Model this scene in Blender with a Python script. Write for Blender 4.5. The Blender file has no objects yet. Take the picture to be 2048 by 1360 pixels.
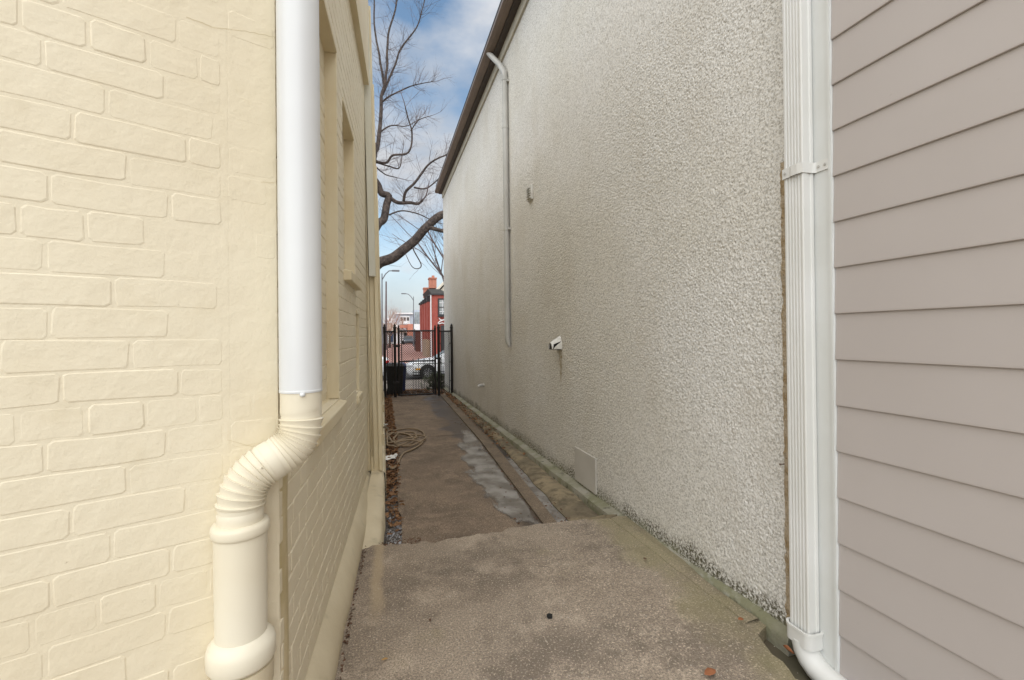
import bpy, math, random
from mathutils import Vector, Matrix, noise
R = math.radians
random.seed(7)
SC = bpy.context.scene
COL = SC.collection

# ------------------------------------------------------------------ camera
F = 910.0                       # focal length in pixels of the 2048 px wide photograph
YAW, PITCH, ROLL = R(15.832), R(.25), R(-.6)
PY0 = 666.33
CM = Matrix.Rotation(-YAW, 3, 'Z') @ Matrix.Rotation(math.pi/2 + PITCH, 3, 'X') @ Matrix.Rotation(ROLL, 3, 'Z')
cam_d = bpy.data.cameras.new('camera'); cam = bpy.data.objects.new('camera', cam_d); COL.objects.link(cam)
cam.matrix_world = CM.to_4x4()
cam_d.sensor_width = 36; cam_d.lens = 36*F/2048; cam_d.shift_y = (PY0-680)/2048
cam_d.clip_start = .05; cam_d.clip_end = 3000
SC.camera = cam

# ------------------------------------------------------------------ sky, sun, exposure
SUN_EL, SUN_AZ = R(62), R(190)      # azimuth clockwise from +Y: the sun stands behind the camera
w = bpy.data.worlds.new('World'); SC.world = w; w.use_nodes = True
nt = w.node_tree; nt.nodes.clear()
def N(t, typ, **k):
    n = t.nodes.new(typ)
    for a, b in k.items(): setattr(n, a, b)
    return n
out = N(nt, 'ShaderNodeOutputWorld'); bg = N(nt, 'ShaderNodeBackground'); bg.inputs[1].default_value = .056
sky = N(nt, 'ShaderNodeTexSky', sky_type='NISHITA', sun_disc=False)
sky.sun_elevation = SUN_EL; sky.sun_rotation = SUN_AZ; sky.air_density = 1.0; sky.dust_density = .6; sky.ozone_density = 1.4
tc = N(nt, 'ShaderNodeTexCoord')
mp = N(nt, 'ShaderNodeMapping'); mp.inputs['Scale'].default_value = (1, 1, 1.9); mp.inputs['Location'].default_value = (.35, .1, .62)
n1 = N(nt, 'ShaderNodeTexNoise'); n1.inputs['Scale'].default_value = 2.6; n1.inputs['Detail'].default_value = 7; n1.inputs['Roughness'].default_value = .52
n2 = N(nt, 'ShaderNodeTexNoise'); n2.inputs['Scale'].default_value = 5; n2.inputs['Detail'].default_value = 5
rp = N(nt, 'ShaderNodeValToRGB'); rp.color_ramp.elements[0].position = .44; rp.color_ramp.elements[1].position = .62
rc = N(nt, 'ShaderNodeValToRGB')
rc.color_ramp.elements[0].position = .3; rc.color_ramp.elements[0].color = (2.5, 2.65, 2.9, 1)
rc.color_ramp.elements[1].position = .75; rc.color_ramp.elements[1].color = (4.1, 4.15, 4.25, 1)
mx = N(nt, 'ShaderNodeMix', data_type='RGBA')
L = nt.links.new
L(tc.outputs['Generated'], mp.inputs[0]); L(mp.outputs[0], n1.inputs[0]); L(mp.outputs[0], n2.inputs[0])
L(n1.outputs[0], rp.inputs[0]); L(n2.outputs[0], rc.inputs[0]); 
sp_ = N(nt, 'ShaderNodeSeparateXYZ'); hm = N(nt, 'ShaderNodeMapRange'); hm.interpolation_type = 'SMOOTHSTEP'
hm.inputs[1].default_value = 0; hm.inputs[2].default_value = .30; hm.inputs[3].default_value = .95; hm.inputs[4].default_value = 0      # cloud banks close up towards the horizon, all round
mm = N(nt, 'ShaderNodeMath', operation='MAXIMUM'); L(tc.outputs['Generated'], sp_.inputs[0]); L(sp_.outputs[2], hm.inputs[0]); L(hm.outputs[0], mm.inputs[0]); L(rp.outputs[0], mm.inputs[1]); L(mm.outputs[0], mx.inputs[0])
wb = N(nt, 'ShaderNodeMix', data_type='RGBA', blend_type='MULTIPLY'); wb.inputs[0].default_value = 1; wb.inputs[7].default_value = (.95, 1.0, .91, 1)
L(sky.outputs[0], wb.inputs[6]); L(wb.outputs[2], mx.inputs[6]); L(rc.outputs[0], mx.inputs[7]); L(mx.outputs[2], bg.inputs[0]); L(bg.outputs[0], out.inputs[0])
sd = bpy.data.lights.new('sun', 'SUN'); sun = bpy.data.objects.new('sun', sd); COL.objects.link(sun)
sd.energy = 1.5; sd.angle = R(130); sd.color = (1, .945, .86)
sv = Vector((math.sin(SUN_AZ)*math.cos(SUN_EL), math.cos(SUN_AZ)*math.cos(SUN_EL), math.sin(SUN_EL)))
sun.rotation_euler = sv.to_track_quat('Z', 'Y').to_euler()
SC.view_settings.view_transform = 'Standard'; SC.view_settings.look = 'None'
SC.view_settings.gamma = 1; SC.view_settings.use_curve_mapping = False
SC.view_settings.exposure = 1.83

# ------------------------------------------------------------------ helpers
def ray(px, py): return CM @ Vector(((px-1024)/F, -(py-PY0)/F, -1))
def at(px, py, Y): v = ray(px, py); return v*(Y/v.y)
def atx(px, py, X): v = ray(px, py); return v*(X/v.x)
def atz(px, py, Z): v = ray(px, py); return v*(Z/v.z)
def proj(P):
    c = CM.transposed() @ Vector(P)
    if c.z > -.05: return None
    return (1024 + F*c.x/-c.z, PY0 - F*c.y/-c.z, -c.z)

def tag(o, label=None, cat=None, group=None, kind=None):
    if label: o['label'] = label
    if cat: o['category'] = cat
    if group: o['group'] = group
    if kind: o['kind'] = kind
    return o
WM = {}
def setparent(o, parent):
    if parent is not None:
        o.parent = parent
        o.matrix_parent_inverse = WM.get(parent.name, Matrix.Identity(4)).inverted()
def empty(name, loc, label=None, cat=None, group=None, kind=None):
    o = bpy.data.objects.new(name, None); COL.objects.link(o); o.location = loc; o.empty_display_size = .1
    WM[o.name] = Matrix.Translation(Vector(loc))
    return tag(o, label, cat, group, kind)
def copy_tree(src, dx):
    """copy of a thing with its parts and sub-parts, moved by dx"""
    dx = Vector(dx)
    r = src.copy(); COL.objects.link(r)
    if src.type == 'EMPTY':
        WM[r.name] = Matrix.Translation(dx) @ WM[src.name]; r.location = src.location + dx
    def rec(a, b):
        for ch in [o for o in bpy.data.objects if o.parent == a]:
            c = ch.copy(); COL.objects.link(c); c.parent = b; c.matrix_parent_inverse = ch.matrix_parent_inverse.copy()
            rec(ch, c)
    rec(src, r)
    return r

class MB:
    def __init__(s): s.v = []; s.f = []; s.m = []
    def add(s, vs, fs, mi=0):
        o = len(s.v); s.v += [tuple(v) for v in vs]
        for f in fs: s.f.append(tuple(o+i for i in f)); s.m.append(mi)
        return s
    def box(s, x0, x1, y0, y1, z0, z1, mi=0):
        vs = [(x0,y0,z0),(x1,y0,z0),(x1,y1,z0),(x0,y1,z0),(x0,y0,z1),(x1,y0,z1),(x1,y1,z1),(x0,y1,z1)]
        return s.add(vs, [(0,3,2,1),(4,5,6,7),(0,1,5,4),(1,2,6,5),(2,3,7,6),(3,0,4,7)], mi)
    def hexa(s, b, t, mi=0):            # bottom quad, top quad (counter-clockwise from above)
        return s.add(list(b)+list(t), [(0,3,2,1),(4,5,6,7),(0,1,5,4),(1,2,6,5),(2,3,7,6),(3,0,4,7)], mi)
    def prism(s, poly, h0, h1, axis='z', mi=0):
        n = len(poly)
        def P(a, b, h): return {'z': (a,b,h), 'y': (a,h,b), 'x': (h,a,b)}[axis]
        vs = [P(a,b,h0) for a, b in poly] + [P(a,b,h1) for a, b in poly]
        fs = [tuple(range(n-1,-1,-1)), tuple(range(n,2*n))] + [(i,(i+1)%n,(i+1)%n+n,i+n) for i in range(n)]
        return s.add(vs, fs, mi)
    def tube(s, path, rad, n=12, caps=True, mi=0, closed=False, ell=None):
        path = [Vector(p) for p in path]; k = len(path)
        if not hasattr(rad, '__len__'): rad = [rad]*k
        up = None; rings = []
        for i, p in enumerate(path):
            if closed: t = path[(i+1)%k]-path[i-1]
            else: t = path[min(i+1,k-1)]-path[max(i-1,0)]
            if t.length < 1e-9: t = Vector((0,0,1))
            t.normalize()
            if up is None:
                up = Vector((0,0,1)) if abs(t.z) < .9 else Vector((1,0,0))
            a = up - t*up.dot(t)
            if a.length < 1e-6: a = t.orthogonal()
            a.normalize(); b = t.cross(a); up = a
            rings.append([p + (a*math.cos(2*math.pi*j/n) + b*math.sin(2*math.pi*j/n))*rad[i] for j in range(n)])
        vs = [v for r in rings for v in r]; fs = []
        for i in range(k if closed else k-1):
            i2 = (i+1) % k
            for j in range(n): fs.append((i*n+j, i*n+(j+1)%n, i2*n+(j+1)%n, i2*n+j))
        if caps and not closed: fs += [tuple(range(n-1,-1,-1)), tuple(range((k-1)*n, k*n))]
        return s.add(vs, fs, mi)
    def lathe(s, c, prof, n=16, axis=(0,0,1), mi=0, caps=True):
        c = Vector(c); ax = Vector(axis).normalized(); a = ax.orthogonal().normalized(); b = ax.cross(a)
        vs = []; fs = []
        for (r, h) in prof:
            for j in range(n):
                q = 2*math.pi*j/n; vs.append(c + ax*h + (a*math.cos(q)+b*math.sin(q))*r)
        for i in range(len(prof)-1):
            for j in range(n): fs.append((i*n+j, i*n+(j+1)%n, (i+1)*n+(j+1)%n, (i+1)*n+j))
        if caps: fs += [tuple(range(n-1,-1,-1)), tuple(range((len(prof)-1)*n, len(prof)*n))]
        return s.add(vs, fs, mi)
    def mesh(s, name, mats, smooth=False):
        me = bpy.data.meshes.new(name); me.from_pydata(s.v, [], s.f)
        for m in (mats if isinstance(mats, (list, tuple)) else [mats]): me.materials.append(m)
        if any(s.m): me.polygons.foreach_set('material_index', s.m)
        if smooth is True: me.polygons.foreach_set('use_smooth', [True]*len(s.f))
        elif smooth:
            me.polygons.foreach_set('use_smooth', [True]*len(s.f)); me.set_sharp_from_angle(angle=R(smooth))
        me.update(); return me
    def build(s, name, mats, parent=None, smooth=False, bevel=0, **k):
        o = bpy.data.objects.new(name, s.mesh(name, mats, smooth)); COL.objects.link(o)
        setparent(o, parent)
        if bevel:
            b = o.modifiers.new('bevel', 'BEVEL'); b.width = bevel; b.segments = 2; b.limit_method = 'ANGLE'; b.angle_limit = R(35)
        return tag(o, **k)

def lin(r, g, b): 
    f = lambda c: (c/255/12.92 if c/255 <= .04045 else ((c/255+.055)/1.055)**2.4)
    return (f(r), f(g), f(b))

class Mat:
    """procedural material in world space"""
    def __init__(s, name, base, base2=None, scale=3., rough=.8, bump=0., bscale=40., bdist=.004, metal=0., spec=.3, lo=.35, hi=.65, detail=5):
        m = s.m = bpy.data.materials.new(name); m.use_nodes = True; t = s.t = m.node_tree
        s.b = t.nodes['Principled BSDF']; s.geo = N(t, 'ShaderNodeNewGeometry'); s.pos = s.geo.outputs['Position']
        s.b.inputs['Roughness'].default_value = rough; s.b.inputs['Metallic'].default_value = metal
        s.b.inputs['Specular IOR Level'].default_value = spec
        rgb = N(t, 'ShaderNodeRGB'); rgb.outputs[0].default_value = (*base, 1); s.col = rgb.outputs[0]
        if base2: s.mix(s.ramp(s.noise(scale, detail), lo, hi), base2)
        s.h = None
        if bump: s.addbump(s.noise(bscale, 4), bump, bdist)
        s.link()
    def noise(s, scale, detail=5, rough=.55, stretch=None, dist=0, loc=None):
        n = N(s.t, 'ShaderNodeTexNoise'); n.inputs['Scale'].default_value = scale; n.inputs['Detail'].default_value = detail
        n.inputs['Roughness'].default_value = rough; n.inputs['Distortion'].default_value = dist
        src = s.pos
        if stretch or loc:
            q = N(s.t, 'ShaderNodeMapping')
            if stretch: q.inputs['Scale'].default_value = stretch
            if loc: q.inputs['Location'].default_value = loc
            s.t.links.new(src, q.inputs[0]); src = q.outputs[0]
        s.t.links.new(src, n.inputs['Vector']); return n.outputs[0]
    def voro(s, scale, feature='F1', out='Distance', smooth=None):
        n = N(s.t, 'ShaderNodeTexVoronoi', feature=feature); n.inputs['Scale'].default_value = scale
        s.t.links.new(s.pos, n.inputs['Vector']); return n.outputs[out]
    def ramp(s, val, lo, hi, flip=False):
        n = N(s.t, 'ShaderNodeMapRange'); n.interpolation_type = 'SMOOTHSTEP'
        s.t.links.new(val, n.inputs[0]); n.inputs[1].default_value = lo; n.inputs[2].default_value = hi
        n.inputs[3].default_value = 1. if flip else 0.; n.inputs[4].default_value = 0. if flip else 1.
        return n.outputs[0]
    def math(s, op, a, b=None):
        n = N(s.t, 'ShaderNodeMath', operation=op)
        for i, q in enumerate((a, b)):
            if q is None: continue
            if isinstance(q, (int, float)): n.inputs[i].default_value = q
            else: s.t.links.new(q, n.inputs[i])
        return n.outputs[0]
    def xyz(s, i):
        n = N(s.t, 'ShaderNodeSeparateXYZ'); s.t.links.new(s.pos, n.inputs[0]); return n.outputs[i]
    def mix(s, fac, col, mode='MIX', amt=1.):
        n = N(s.t, 'ShaderNodeMix', data_type='RGBA', blend_type=mode)
        if amt != 1: fac = s.math('MULTIPLY', fac, amt)
        s.t.links.new(fac, n.inputs[0]); s.t.links.new(s.col, n.inputs[6])
        if isinstance(col, tuple): n.inputs[7].default_value = (*col, 1)
        else: s.t.links.new(col, n.inputs[7])
        s.col = n.outputs[2]; return s.link()
    def addbump(s, val, strength, dist):
        n = N(s.t, 'ShaderNodeBump'); n.inputs['Strength'].default_value = strength; n.inputs['Distance'].default_value = dist
        s.t.links.new(val, n.inputs['Height'])
        if s.h is not None: s.t.links.new(s.h, n.inputs['Normal'])
        s.h = n.outputs[0]; s.t.links.new(s.h, s.b.inputs['Normal']); return s
    def link(s): s.t.links.new(s.col, s.b.inputs['Base Color']); return s
    def rough(s, fac, a, b):
        n = N(s.t, 'ShaderNodeMapRange'); s.t.links.new(fac, n.inputs[0]); n.inputs[3].default_value = a; n.inputs[4].default_value = b
        s.t.links.new(n.outputs[0], s.b.inputs['Roughness']); return s

def plain(name, base, rough=.6, base2=None, scale=6., bump=0., bscale=60., metal=0., spec=.4, bdist=.002):
    return Mat(name, base, base2 or tuple(c*.85 for c in base), scale, rough, bump, bscale, bdist, metal, spec).m

# ------------------------------------------------------------------ materials
CREAM = (.77, .70, .54)
mt = Mat('cream_paint', CREAM, (.73, .65, .485), 1.3, .55, spec=.35)
mt.mix(mt.ramp(mt.noise(9, 4), .55, .8), (.63, .54, .36), amt=.3)
mt.mix(mt.ramp(mt.noise(55, 3), .74, .8), (.30, .22, .12), amt=.5)          # pin holes
mt.mix(mt.ramp(mt.noise(3, 5, stretch=(1, 1, .25)), .62, .8), (.50, .41, .26), amt=.35)
mt.addbump(mt.noise(16, 4, .55), .5, .008); mt.addbump(mt.noise(95, 2, .6), .25, .002)
M_CREAM = mt.m
mt = Mat('cream_plinth_paint', (.66, .58, .42), (.58, .50, .35), 2.2, .6, bump=.4, bscale=50, bdist=.004)
mt.mix(mt.ramp(mt.noise(7, 6), .55, .75), (.36, .31, .21), amt=.6)
M_PLINTH = mt.m
mt = Mat('cream_trim_paint', (.72, .64, .46), (.66, .56, .37), 2, .5, bump=.15, bscale=60, bdist=.002)
mt.mix(mt.ramp(mt.noise(5, 6, stretch=(1, 1, .2)), .6, .8), (.46, .36, .2), amt=.4)
M_TRIM = mt.m
mt = Mat('damp_stained_paint', (.66, .56, .37), (.50, .41, .23), 5, .55, bump=.4, bscale=40, bdist=.005)
M_STAIN = mt.m
mt = Mat('cream_pipe_paint', (.76, .71, .58), (.73, .67, .53), 3, .42, bump=.12, bscale=45, bdist=.003)
mt.mix(mt.ramp(mt.noise(18, 5), .66, .78), (.55, .45, .3), amt=.4)
M_PIPE = mt.m
M_WPIPE = Mat('white_pipe_enamel', (.70, .72, .73), (.68, .695, .705), 2, .30, bump=.25, bscale=7, bdist=.006, spec=.5).m
M_WHITE = plain('white_aluminium', (.70, .70, .68), .42, (.66, .66, .63), 3)
M_WTRIM = Mat('white_trim_board', (.78, .79, .77), (.72, .73, .70), 3, .5).mix
mt = Mat('white_trim_board_paint', (.68, .695, .685), (.64, .65, .63), 3, .5)
mt.mix(mt.ramp(mt.noise(20, 6), .68, .8), (.45, .44, .38), amt=.4); M_WTRIM = mt.m
mt = Mat('greige_siding', (.475, .435, .415), (.455, .415, .395), 1.2, .52, spec=.3)
mt.mix(mt.ramp(mt.noise(30, 5), .70, .78), (.30, .27, .25), amt=.35)
oi = N(mt.t, 'ShaderNodeObjectInfo'); mt.mix(mt.math('MULTIPLY', oi.outputs['Random'], .5), (.44, .40, .38))
mt.mix(mt.ramp(mt.noise(2.2, 4, stretch=(1, .5, 1)), .5, .75), (.43, .39, .365), amt=.4)
mt.addbump(mt.noise(160, 3, stretch=(1, .15, 1)), .12, .001); mt.addbump(mt.noise(3, 2, stretch=(1, 1, .4)), .25, .006); M_SIDING = mt.m
# roughcast stucco
mt = Mat('roughcast_stucco', (.76, .745, .71), (.71, .685, .625), .7, .88, spec=.15)
na = mt.noise(105, 3, .6)
mt.mix(mt.ramp(mt.noise(98, 3, .68), .39, .53, True), (.34, .32, .28), amt=.72)
mt.mix(mt.ramp(mt.noise(1.6, 6, stretch=(1, 1, .5)), .5, .75), (.54, .50, .43), amt=.5)
zz = mt.xyz(2); yy = mt.xyz(1)
hgt = mt.math('ADD', zz, mt.math('MULTIPLY', yy, .012))                   # follows the falling ground
gr = mt.math('ADD', mt.ramp(hgt, -1.40, -1.02, True), mt.math('MULTIPLY', mt.math('SUBTRACT', mt.noise(3.2, 6, .7), .5), 1.1))
mt.mix(mt.ramp(mt.math('MULTIPLY', mt.ramp(gr, .42, 1.15), mt.ramp(mt.noise(60, 3, .7), .36, .62)), .08, .75), (.10, .09, .055), amt=.95)   # algae and splash dirt
mt.mix(mt.ramp(mt.math('ADD', mt.ramp(hgt, -1.46, -1.18, True), mt.math('MULTIPLY', mt.math('SUBTRACT', mt.noise(6, 5), .5), .9)), .5, 1.), (.27, .28, .17), amt=.5)
mt.addbump(na, .7, .004); M_STUCCO = mt.m
mt = Mat('exposed_render', (.42, .31, .18), (.55, .46, .34), 22, .9, bump=.9, bscale=90, bdist=.012); M_BARE = mt.m
mt = Mat('mossy_ledge', (.33, .31, .25), (.215, .21, .13), 3.5, .85, bump=.7, bscale=35, bdist=.012)
mt.mix(mt.ramp(mt.noise(16, 6), .52, .72), (.36, .355, .30), amt=.7)
mt.mix(mt.ramp(mt.noise(11, 6, loc=(4, 2, 1)), .6, .72), (.06, .055, .035), amt=.8); M_LEDGE = mt.m
mt = Mat('sandy_fillet', (.31, .25, .16), (.17, .14, .095), 3, .9, bump=.8, bscale=30, bdist=.012)
mt.mix(mt.ramp(mt.noise(9, 6, .7), .46, .66), (.11, .09, .06), amt=.8); M_FILLET = mt.m
def concrete(name, a, b, dark, wet=0.):
    mt = Mat(name, a, b, 1.1, .85, spec=.25)
    mt.mix(mt.ramp(mt.noise(2.3, 7, .72, loc=(3, 1, 0)), .42, .66), dark, amt=.85)
    mt.mix(mt.ramp(mt.noise(3.5, 7, .75, loc=(1, 7, 0)), .5, .66), tuple(min(1, c*1.45) for c in a), amt=.65)
    mt.mix(mt.ramp(mt.noise(130, 4, .75), .44, .60), tuple(c*.38 for c in a), amt=.75)
    mt.mix(mt.ramp(mt.noise(90, 4, .75, loc=(9, 9, 9)), .54, .66), tuple(min(1, c*1.9) for c in a), amt=.75)
    v = mt.voro(34); mt.mix(mt.ramp(v, .05, .09, True), (.55, .52, .45), amt=.55)
    mt.mix(mt.ramp(mt.noise(1.7, 5, loc=(6, 3, 1)), .62, .75), (.21, .19, .085), amt=.35)
    mt.addbump(mt.noise(110, 3, .75), .7, .005)
    return mt
mt = concrete('old_concrete', (.375, .31, .242), (.315, .255, .195), (.17, .138, .108))
dx_ = mt.math('ABSOLUTE', mt.math('ADD', mt.math('ADD', mt.xyz(0), .045), mt.math('MULTIPLY', mt.math('SUBTRACT', mt.noise(5, 4), .5), .09)))
sk = mt.math('MULTIPLY', mt.ramp(dx_, .01, .05, True), mt.ramp(mt.xyz(1), 2.25, 2.6))
mt.mix(sk, (.46, .36, .235), amt=.65)
mt.mix(mt.ramp(mt.math('ADD', mt.ramp(mt.xyz(0), 1.1, 1.7), mt.math('MULTIPLY', mt.math('SUBTRACT', mt.noise(2.6, 5), .5), 1.4)), .55, 1.05), (.235, .215, .10), amt=.5)
M_CONC = mt.m
mt = concrete('alley_concrete', (.28, .215, .158), (.23, .175, .13), (.14, .108, .082))
wet = mt.ramp(mt.math('ADD', mt.ramp(mt.xyz(0), .55, 1.25), mt.math('MULTIPLY', mt.math('SUBTRACT', mt.noise(2.2, 6), .5), 1.6)), .55, .95)
mt.mix(wet, (.07, .055, .043), amt=.72); mt.rough(wet, .85, .32); M_CONC2 = mt.m
mt = concrete('strip_concrete', (.235, .182, .132), (.19, .15, .11), (.12, .095, .07)); M_STRIP = mt.m
mt = Mat('wet_gravel_bed', (.05, .042, .035), (.09, .075, .06), 9, .3, bump=.8, bscale=60, bdist=.012, spec=.5); M_BED = mt.m
mt = Mat('puddle_painted_sheen', (.36, .345, .33), (.17, .155, .14), 4, .05, spec=1.0)  # pale base colour paints the bright sky reflection into the water
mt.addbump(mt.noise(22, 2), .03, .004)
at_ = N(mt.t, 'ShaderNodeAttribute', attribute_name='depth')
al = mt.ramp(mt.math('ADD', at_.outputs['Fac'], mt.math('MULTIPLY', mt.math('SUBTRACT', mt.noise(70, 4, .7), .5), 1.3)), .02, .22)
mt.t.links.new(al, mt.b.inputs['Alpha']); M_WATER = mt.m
mt = Mat('gravel_stone', (.085, .072, .065), (.20, .175, .16), 30, .35, spec=.5); M_GRAVEL = mt.m
mt = Mat('dead_leaf', (.17, .085, .042), (.30, .17, .085), 17, .75)
mt.mix(mt.ramp(mt.noise(31, 2), .55, .62), (.075, .04, .024), amt=.8); M_LEAF = mt.m
M_LEAFY = plain('yellow_leaf', (.50, .30, .11), .7); M_LEAFO = plain('orange_leaf', (.34, .13, .055), .7); M_LEAFB = plain('brown_leaf', (.14, .075, .045), .7)
M_BLACK = plain('black_powder_coat', (.012, .010, .010), .45)
M_WIRE = plain('black_vinyl_wire', (.03, .027, .026), .5)
M_BROWN = plain('brown_aluminium', (.21, .155, .12), .5, (.18, .135, .105), 4)
M_SOFFIT = plain('dark_brown_soffit', (.075, .058, .048), .6)
M_FRIEZE = plain('cream_frieze', (.55, .50, .40), .6)
M_GREY = plain('grey_pipe_paint', (.47, .46, .43), .55, (.42, .41, .38), 4)
M_PLATE = plain('greige_plate', (.53, .505, .455), .55, (.49, .465, .415), 4)
M_HOOD = plain('weathered_white_plastic', (.62, .61, .57), .5, (.52, .50, .45), 14)
M_RUST = Mat('rust_streak', (.36, .30, .20), (.56, .52, .44), 26, .9, bump=.8, bscale=80, bdist=.01).m
M_DARK = plain('dark_opening', (.012, .011, .01), .8)
mt = Mat('bark', (.11, .085, .072), (.05, .04, .037), 9, .9, bump=1., bscale=22, bdist=.05); M_BARK = mt.m
M_TWIG = plain('twig_bark', (.13, .10, .10), .9)
M_TWIGP = plain('reddish_twig', (.36, .24, .19), .9)
mt = Mat('tan_rubber_hose', (.33, .25, .165), (.26, .19, .12), 8, .55, spec=.4); M_HOSE = mt.m
M_PAPER = plain('white_paper', (.82, .82, .80), .8)
M_BRASS = plain('tarnished_brass', (.25, .21, .15), .5, metal=.6)
mt = Mat('red_brick_wall', (.33, .085, .065), (.27, .065, .05), 2.2, .8); mt.mix(mt.ramp(mt.noise(9, 5), .5, .7), (.38, .12, .09), amt=.5); M_RED = mt.m
M_CHIM = plain('orange_brick', (.45, .19, .13), .8, (.38, .15, .10), 3)
M_BLACKT = plain('black_trim', (.03, .031, .034), .6)
M_GLASS = Mat('window_glass', (.16, .19, .20), (.26, .29, .29), 1.5, .08, spec=.6).m
M_PAVER = Mat('brick_paving', (.36, .20, .165), (.30, .165, .14), .8, .8).m
M_ASPH = plain('asphalt', (.065, .062, .06), .9, (.05, .048, .046), 1.5)
M_WALK = plain('pavement_concrete', (.24, .205, .175), .85, (.18, .15, .125), 1.4)
M_EARTH = plain('bare_earth', (.14, .105, .075), .95, (.09, .08, .05), 1.2)
M_CARW = Mat('white_car_paint', (.80, .81, .82), None, 1, .22, spec=.5).m
M_CARG = Mat('grey_car_paint', (.075, .085, .10), None, 1, .25, spec=.5).m
M_TYRE = plain('tyre_rubber', (.02, .02, .02), .8)
M_RIM = plain('alloy_rim', (.42, .42, .43), .35, metal=.5)
M_CGLASS = Mat('car_glass', (.02, .022, .024), None, 1, .08, spec=.5).m
M_AMBER = plain('amber_lens', (.85, .42, .02), .25)
M_REDL = plain('red_lens', (.5, .02, .02), .25)
M_LENS = plain('clear_lens', (.6, .62, .65), .15)
M_BIN = plain('dark_bin_plastic', (.018, .020, .020), .5); M_BINB = plain('blue_bin_plastic', (.02, .035, .13), .45)
M_HEDGE = plain('evergreen_leaf', (.10, .115, .06), .6, (.06, .075, .035), 14)
M_BEIGE = plain('beige_roof', (.42, .37, .31), .8); M_HOUSEW = plain('white_house_paint', (.72, .73, .74), .7)
M_HOUSEG = plain('blue_grey_house_paint', (.42, .47, .54), .7); M_CREAMG = plain('cream_gable_paint', (.62, .56, .46), .7)
M_STEEL = plain('grey_lamp_steel', (.13, .14, .155), .5)
M_FENCEB = plain('red_brown_board', (.17, .06, .045), .8)
M_DOORB = plain('blue_door_paint', (.05, .10, .2), .6)
M_TAN = plain('tan_brick', (.36, .27, .19), .85)
M_FLASH = plain('cream_white_flashing', (.62, .61, .53), .5, (.58, .56, .46), 3)
M_ROOF = plain('dark_roofing', (.05, .048, .046), .85)

# ------------------------------------------------------------------ ground and street
def gz(Y):                     # alley surface height (camera height is zero)
    if Y < 3.19: return -1.40
    if Y < 12.4: return -1.51 - .0075*(Y-3.2)
    return -1.58
tz = lambda Y: -2.06 if Y < 26 else (-2.06 + .62*min(1, (Y-26)/50))
mb = MB(); ys = [-40, 0, 10, 26, 36, 50, 76, 120, 400, 1500]
xs = [-900, -60, -12, 0, 12, 60, 900]
vs = [(x, y, tz(y)-.05) for y in ys for x in xs]; nx = len(xs)
mb.add(vs, [(j*nx+i, j*nx+i+1, (j+1)*nx+i+1, (j+1)*nx+i) for j in range(len(ys)-1) for i in range(nx-1)])
mb.build('ground', M_EARTH, kind='structure')
MB().box(-40, 40, 20.6, 29.5, -2.3, -2.05).build('road', M_ASPH, kind='structure')
MB().box(-40, 40, 16.6, 20.4, -2.3, -1.94).build('sidewalk', M_WALK, kind='structure')
MB().box(-40, 40, 20.402, 20.598, -2.3, -1.93).build('kerb', M_WALK, kind='structure')
mb = MB(); ys = [29.5, 33, 40, 50, 62, 76, 130]
zs = [-2.0]+[tz(y)+.02 for y in ys[1:]]
for a in range(len(ys)-1):
    mb.add([(-14, ys[a], zs[a]), (14, ys[a], zs[a]), (14, ys[a+1], zs[a+1]), (-14, ys[a+1], zs[a+1])], [(0,1,2,3)])
mb.build('brick_lane', M_PAVER, kind='structure')

pave = MB().box(-.6, 1.95, 3.0, 12.95, -2.0, -1.66).build('alley_pavement', M_BED, kind='structure')
def ragged(p, q, n, amp, seed):
    p, q = Vector(p), Vector(q); d = (q-p).normalized(); nn = Vector((-d.y, d.x)); o = []
    for i in range(n):
        t = i/n; c = p.lerp(q, t) + nn*amp*noise.noise((t*9+seed, seed*3.1, 0))*(0 if i == 0 else 1) + nn*amp*.5*noise.noise((t*37+seed, 1, seed))*(0 if i == 0 else 1)
        o.append((c.x, c.y))
    return o
def slab(poly, top, bot, mat, name='slab', parent=pave, sm=None):
    n = len(poly); mb = MB()
    vs = [(x, y, bot(x, y) if callable(bot) else bot) for x, y in poly] + [(x, y, top(x, y)) for x, y in poly]
    mb.add(vs, [tuple(range(n,2*n))] + [(i,(i+1)%n,(i+1)%n+n,i+n) for i in range(n)])
    return mb.build(name, mat, parent)
# near apron of concrete: its far edge is broken and irregular
edge = ragged((1.80, 3.165), (1.11, 3.20), 16, .03, 1) + ragged((1.11, 3.20), (.29, 3.13), 24, .05, 2) + ragged((.29, 3.13), (-.05, 3.2), 12, .05, 3) + ragged((-.05, 3.2), (-.3, 3.16), 8, .03, 4)
near = slab([(-.32, -4), (1.60, -4), (1.60, 1.2)] + ragged((1.60, 1.2), (1.63, 1.66), 10, .03, 9) + [(1.67, 1.74), (1.80, 1.80)] + edge, lambda x, y: -1.40 - .02*max(0, x-1.2)*(y > 0), -1.72, M_CONC, 'concrete_apron')
MB().add([(1.5, -4, -1.50), (1.9, -4, -1.50), (1.9, 2.0, -1.475), (1.5, 2.0, -1.475)], [(0,1,2,3)]).build('dirt_pocket', M_EARTH, pave)
MB().box(-5, -.3205, -4, 1.9, -1.75, -1.41).build('slab', M_CONC, pave)
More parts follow.
